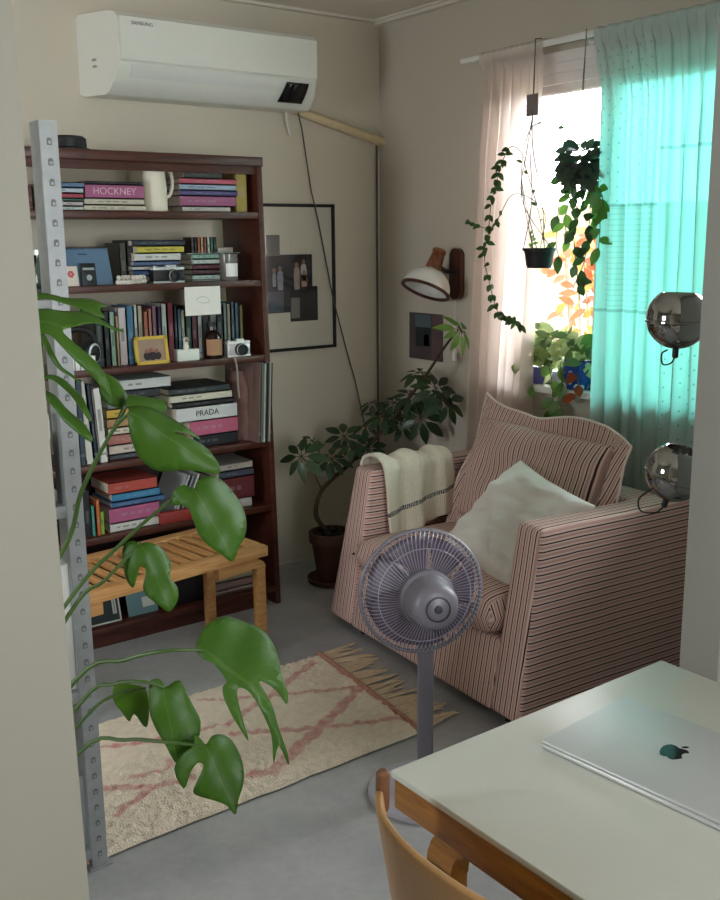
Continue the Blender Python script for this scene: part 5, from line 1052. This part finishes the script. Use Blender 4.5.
# upper plant in a hanging basket
HX2 = XW - .10
q = pt(582, 168, X=HX2)
hb = thing('hanging_leafy_plant', 'dense dark leafy plant hanging high beside the turquoise curtain', 'plant', (q.x, q.y, q.z - .06))
b = MB(); b.lathe([(.045, -.06), (.065, .0), (.068, .015), (.06, .015)], Matrix.Translation(q), 22, cap1=False); b.build('pot', M['dark'], hb)
b = MB(); tk = V((RXX - .012, q.y + .005, RZ - .012)); b.tube([q + V((0, .06, .01)), q + V((0, .02, .15)), tk], .0016, 5); b.tube([q + V((0, -.06, .01)), q + V((0, .01, .15)), tk], .0016, 5); b.tube([tk, tk + V((0, 0, .03))], .002, 5); b.build('hanger_wire', mat('5a5450', .6), hb)
b = MB(); r = random.Random(11)
for k in range(190):
    d = V((r.uniform(-1, .7), r.uniform(-1, 1), r.uniform(-.8, 1))); d.normalize(); oval(b, q + V((0, 0, .01)) + d * r.uniform(.03, .085), d + V((0, 0, -.7)), r.uniform(.035, .055), r.uniform(.024, .036), V((-1, -.5, .6)), .08)
b.build('foliage', [leaf_mat('38473c', '56694f', 0, .3, .4)], hb, ang=180)
for k, (pts, n) in enumerate((([(575, 185, 0), (568, 205, -.02), (565, 225, -.02), (570, 245, -.02)], 7), ([(585, 185, 0), (590, 210, -.02), (587, 240, -.02), (584, 262, -.02), (572, 290, -.02)], 9), ([(592, 180, 0), (597, 205, -.02), (600, 225, -.02), (598, 255, -.02)], 9), ([(570, 180, 0), (578, 215, -.03), (574, 240, -.03), (580, 300, -.03)], 9), ([(595, 185, 0), (602, 195, -.03), (604, 215, -.03)], 7), ([(562, 175, 0), (560, 195, 0), (556, 240, .02), (560, 262, .02)], 5))):
    vine(pts, HX2, n, .066, hb, HG if k % 2 else HG2, seed=20 + k, wid=.6)
# sill plants
SX = XW - .005
sy = pt(578, 370, X=SX).y
sl = thing('sill_plant', 'leafy variegated plant in a blue patterned pot on the window sill', 'plant', (SX, sy, WZ0))
def bluepot():
    mt, nt, bb, N, L = new_mat('blue_glaze'); tc = N.new('ShaderNodeTexCoord'); vo = N.new('ShaderNodeTexVoronoi'); vo.inputs['Scale'].default_value = 26; L.new(tc.outputs['Object'], vo.inputs['Vector'])
    L.new(mixc(nt, mth(nt, 'LESS_THAN', vo.outputs['Distance'], .33), lin('1f3f8c'), lin('c9d3e6')), bb.inputs['Base Color']); bb.inputs['Roughness'].default_value = .2; return mt
b = MB(); b.lathe([(.045, .001), (.06, .05), (.062, .12), (.066, .125), (.058, .125), (.054, .1), (.001, .1)], Matrix.Translation((SX, sy, WZ0)), 26, cap1=False); b.build('pot', bluepot(), sl)
b = MB(); r = random.Random(21); base = V((SX, sy, WZ0 + .11))
VG = [leaf_mat('4c6b3c', '7d9860', 0, .35, .4), leaf_mat('a8b878', 'c7cf96', 0, .4, .4)]
for k in range(120):
    y = sy + r.uniform(-.06, .24); z = WZ0 + .04 + .20 * r.random() ** .8; d = V((r.uniform(-1, .3), r.uniform(-.8, 1), r.uniform(-.8, .5))); oval(b, V((SX + r.uniform(-.04, .03), y, z)), d, r.uniform(.05, .085), r.uniform(.03, .045), V((-1, -.3, .6)), .08, mi=0 if r.random() < .62 else 1)
b.build('foliage', VG, sl, ang=180)
for k, (pts, n) in enumerate((([(548, 360, -.03), (552, 385, -.07), (553, 410, -.07), (551, 415, -.07)], 5), ([(560, 362, -.03), (562, 385, -.07), (558, 400, -.07), (564, 412, -.07)], 5), ([(533, 352, -.02), (529, 375, -.06), (526, 400, -.07)], 5), ([(575, 365, -.03), (578, 385, -.07), (574, 400, -.07)], 3), ([(545, 350, -.02), (530, 345, -.06), (520, 362, -.08), (505, 360, -.08)], 2), ([(580, 345, 0), (590, 340, -.03), (596, 332, -.03)], 3))):
    vine(pts, SX, n, .07, sl, HG2 if k != 3 else OR, seed=40 + k, wid=.62)
vy = pt(540, 362, X=SX).y
b = MB(); b.lathe([(.03, .001), (.038, .03), (.036, .07), (.04, .075), (.033, .075)], Matrix.Translation((SX, vy, WZ0)), 22); vp = b.build('violet_pot', mat('5a5a9a', .4)); tag(vp, 'small violet-blue pot at the left end of the window sill', 'pot')
# outdoor shrubs on the balcony behind the glass
def shrub(name, label, y0, y1, z0, z1, X, n, mts, sz, seed):
    t = thing(name, label, 'shrub', (X, (y0 + y1) / 2, z0 - .3), 0); b = MB(); r = random.Random(seed)
    for k in range(n):
        q = V((X + r.uniform(-.12, .12), r.uniform(y0, y1), r.uniform(z0, z1))); oval(b, q, V((r.uniform(-1, 1), r.uniform(-1, 1), r.uniform(-1, .6))), sz * r.uniform(.7, 1.2), sz * .45, V((-1, -.4, .5)), .08, mi=r.randrange(len(mts)))
    b.build('foliage', mts, t, ang=180)
    b = MB()
    for k in range(7):
        y = r.uniform(y0, y1); b.tube(bez([(X, (y0 + y1) / 2 + (y - (y0 + y1) / 2) * .3, z0 - .3), (X + .02, y, z0 + .1), (X, y + .05, z1)], 8), .006, 5)
    b.build('branches', mat('8a7a66', .9), t)
    b = MB(); b.lathe([(.12, 0), (.16, z0 - .22 - .36)], Matrix.Translation((X, (y0 + y1) / 2, .36)), 20); b.build('planter', mat('b87a52', .8), t)
shrub('orange_shrub', 'orange-leaved shrub outside the window behind the hanging black pot', 3.22, 3.55, 1.0, 1.62, XW + .8, 120, [OR, leaf_mat('86601a', '94701e', 0, .3, .6)], .09, 31)
shrub('green_shrub', 'yellow-green shrub outside the window above the sill plants', 2.85, 3.45, .85, 1.14, XW + .42, 130, [leaf_mat('46540f', '566318', 0, .3, .6), leaf_mat('2f4414', '3e541c', 0, .3, .6)], .08, 32)
slab('trim_3', mat('c9c4bc', .8), XW + .15, XW + 1.1, .5, 5.5, .3, .36)
rl = thing('balcony_railing', 'pale balcony railing outside the window behind the shrubs', 'railing', (XW + 1.05, 3.2, .36))
b = MB(); b.box(XW + 1.03, XW + 1.07, 1, 5.3, 1.28, 1.32); b.box(XW + 1.035, XW + 1.065, 1, 5.3, .45, .48); b.build('handrail', M['white'], rl)
b = MB()
for k in range(40): y = 1.05 + k * .107; b.box(XW + 1.04, XW + 1.06, y, y + .016, .36, 1.29)
b.build('bars', M['white'], rl)
# ================================================================== CHROME GLOBE LAMP
g1, g2 = pt(678, 318, D=2.62), pt(676, 472, D=2.62); px_, py_ = 2.36, 1.56
gl_ = thing('globe_floor_lamp', 'floor lamp with two chrome globes half hidden by the right wall', 'lamp', (px_, py_, 0))
b = MB(); b.lathe([(.13, 0), (.132, .012), (.12, .02), (.02, .03)], Matrix.Translation((px_, py_, 0)), 36); b.build('base', M['chrome'], gl_)
b = MB(); b.tube([(px_, py_, .02), (px_, py_, 1.75)], .011, 12); b.build('pole', M['chrome'], gl_)
for g, tl in ((g1, V((0.03, .0, 1))), (g2, V((.1, -.25, 1)))):
    R = .0775; mx = frame(g, tl); b = MB()
    pr = [(R * math.sin(a), -R * math.cos(a)) for a in [math.pi * i / 24 for i in range(1, 25)] if -R * math.cos(a) < R * .80]
    pr += [(R * .58, R * .81), (R * .54, R * .78), (R * .7, R * .1), (.001, -R * .2)]
    b.lathe([(.001, -R)] + pr, mx, 40, cap1=False); gg = b.build('globe', M['chrome'], gl_)
    b = MB(); b.lathe([(R * .995, -.004), (R * 1.03, -.002), (R * 1.03, .002), (R * .995, .004)], mx @ Matrix.Translation((0, 0, -R * .12)), 40, cap0=False, cap1=False); b.build('seam_ring', M['chrome'], gg)
    dn = -tl.normalized(); b = MB(); b.lathe([(.008, 0), (.008, .02), (.005, .024)], frame(g + dn * R * .99, dn), 12); b.build('cord_grip', M['black'], gg)
    b = MB(); s = g + dn * (R + .02); b.tube(bez([s, s + dn * .016 - _R * .01, s + dn * .018 - _R * (.03 if g is g1 else .06), s - _R * (.034 if g is g1 else .075) + dn * -.008, s - _R * .02 - dn * .018] if g is g1 else [s, s + dn * .018 - _R * .015, s + dn * .015 - _R * .055, s - dn * .02 - _R * .072, g - _R * .06 - V((0, 0, .045))], 20), .0022, 6); b.build('cord', M['black'], gg)
    b = MB(); b.tube([g + _R * (R * .8), V((px_, py_, g.z))], .008, 8); b.build('arm', M['chrome'], gl_)
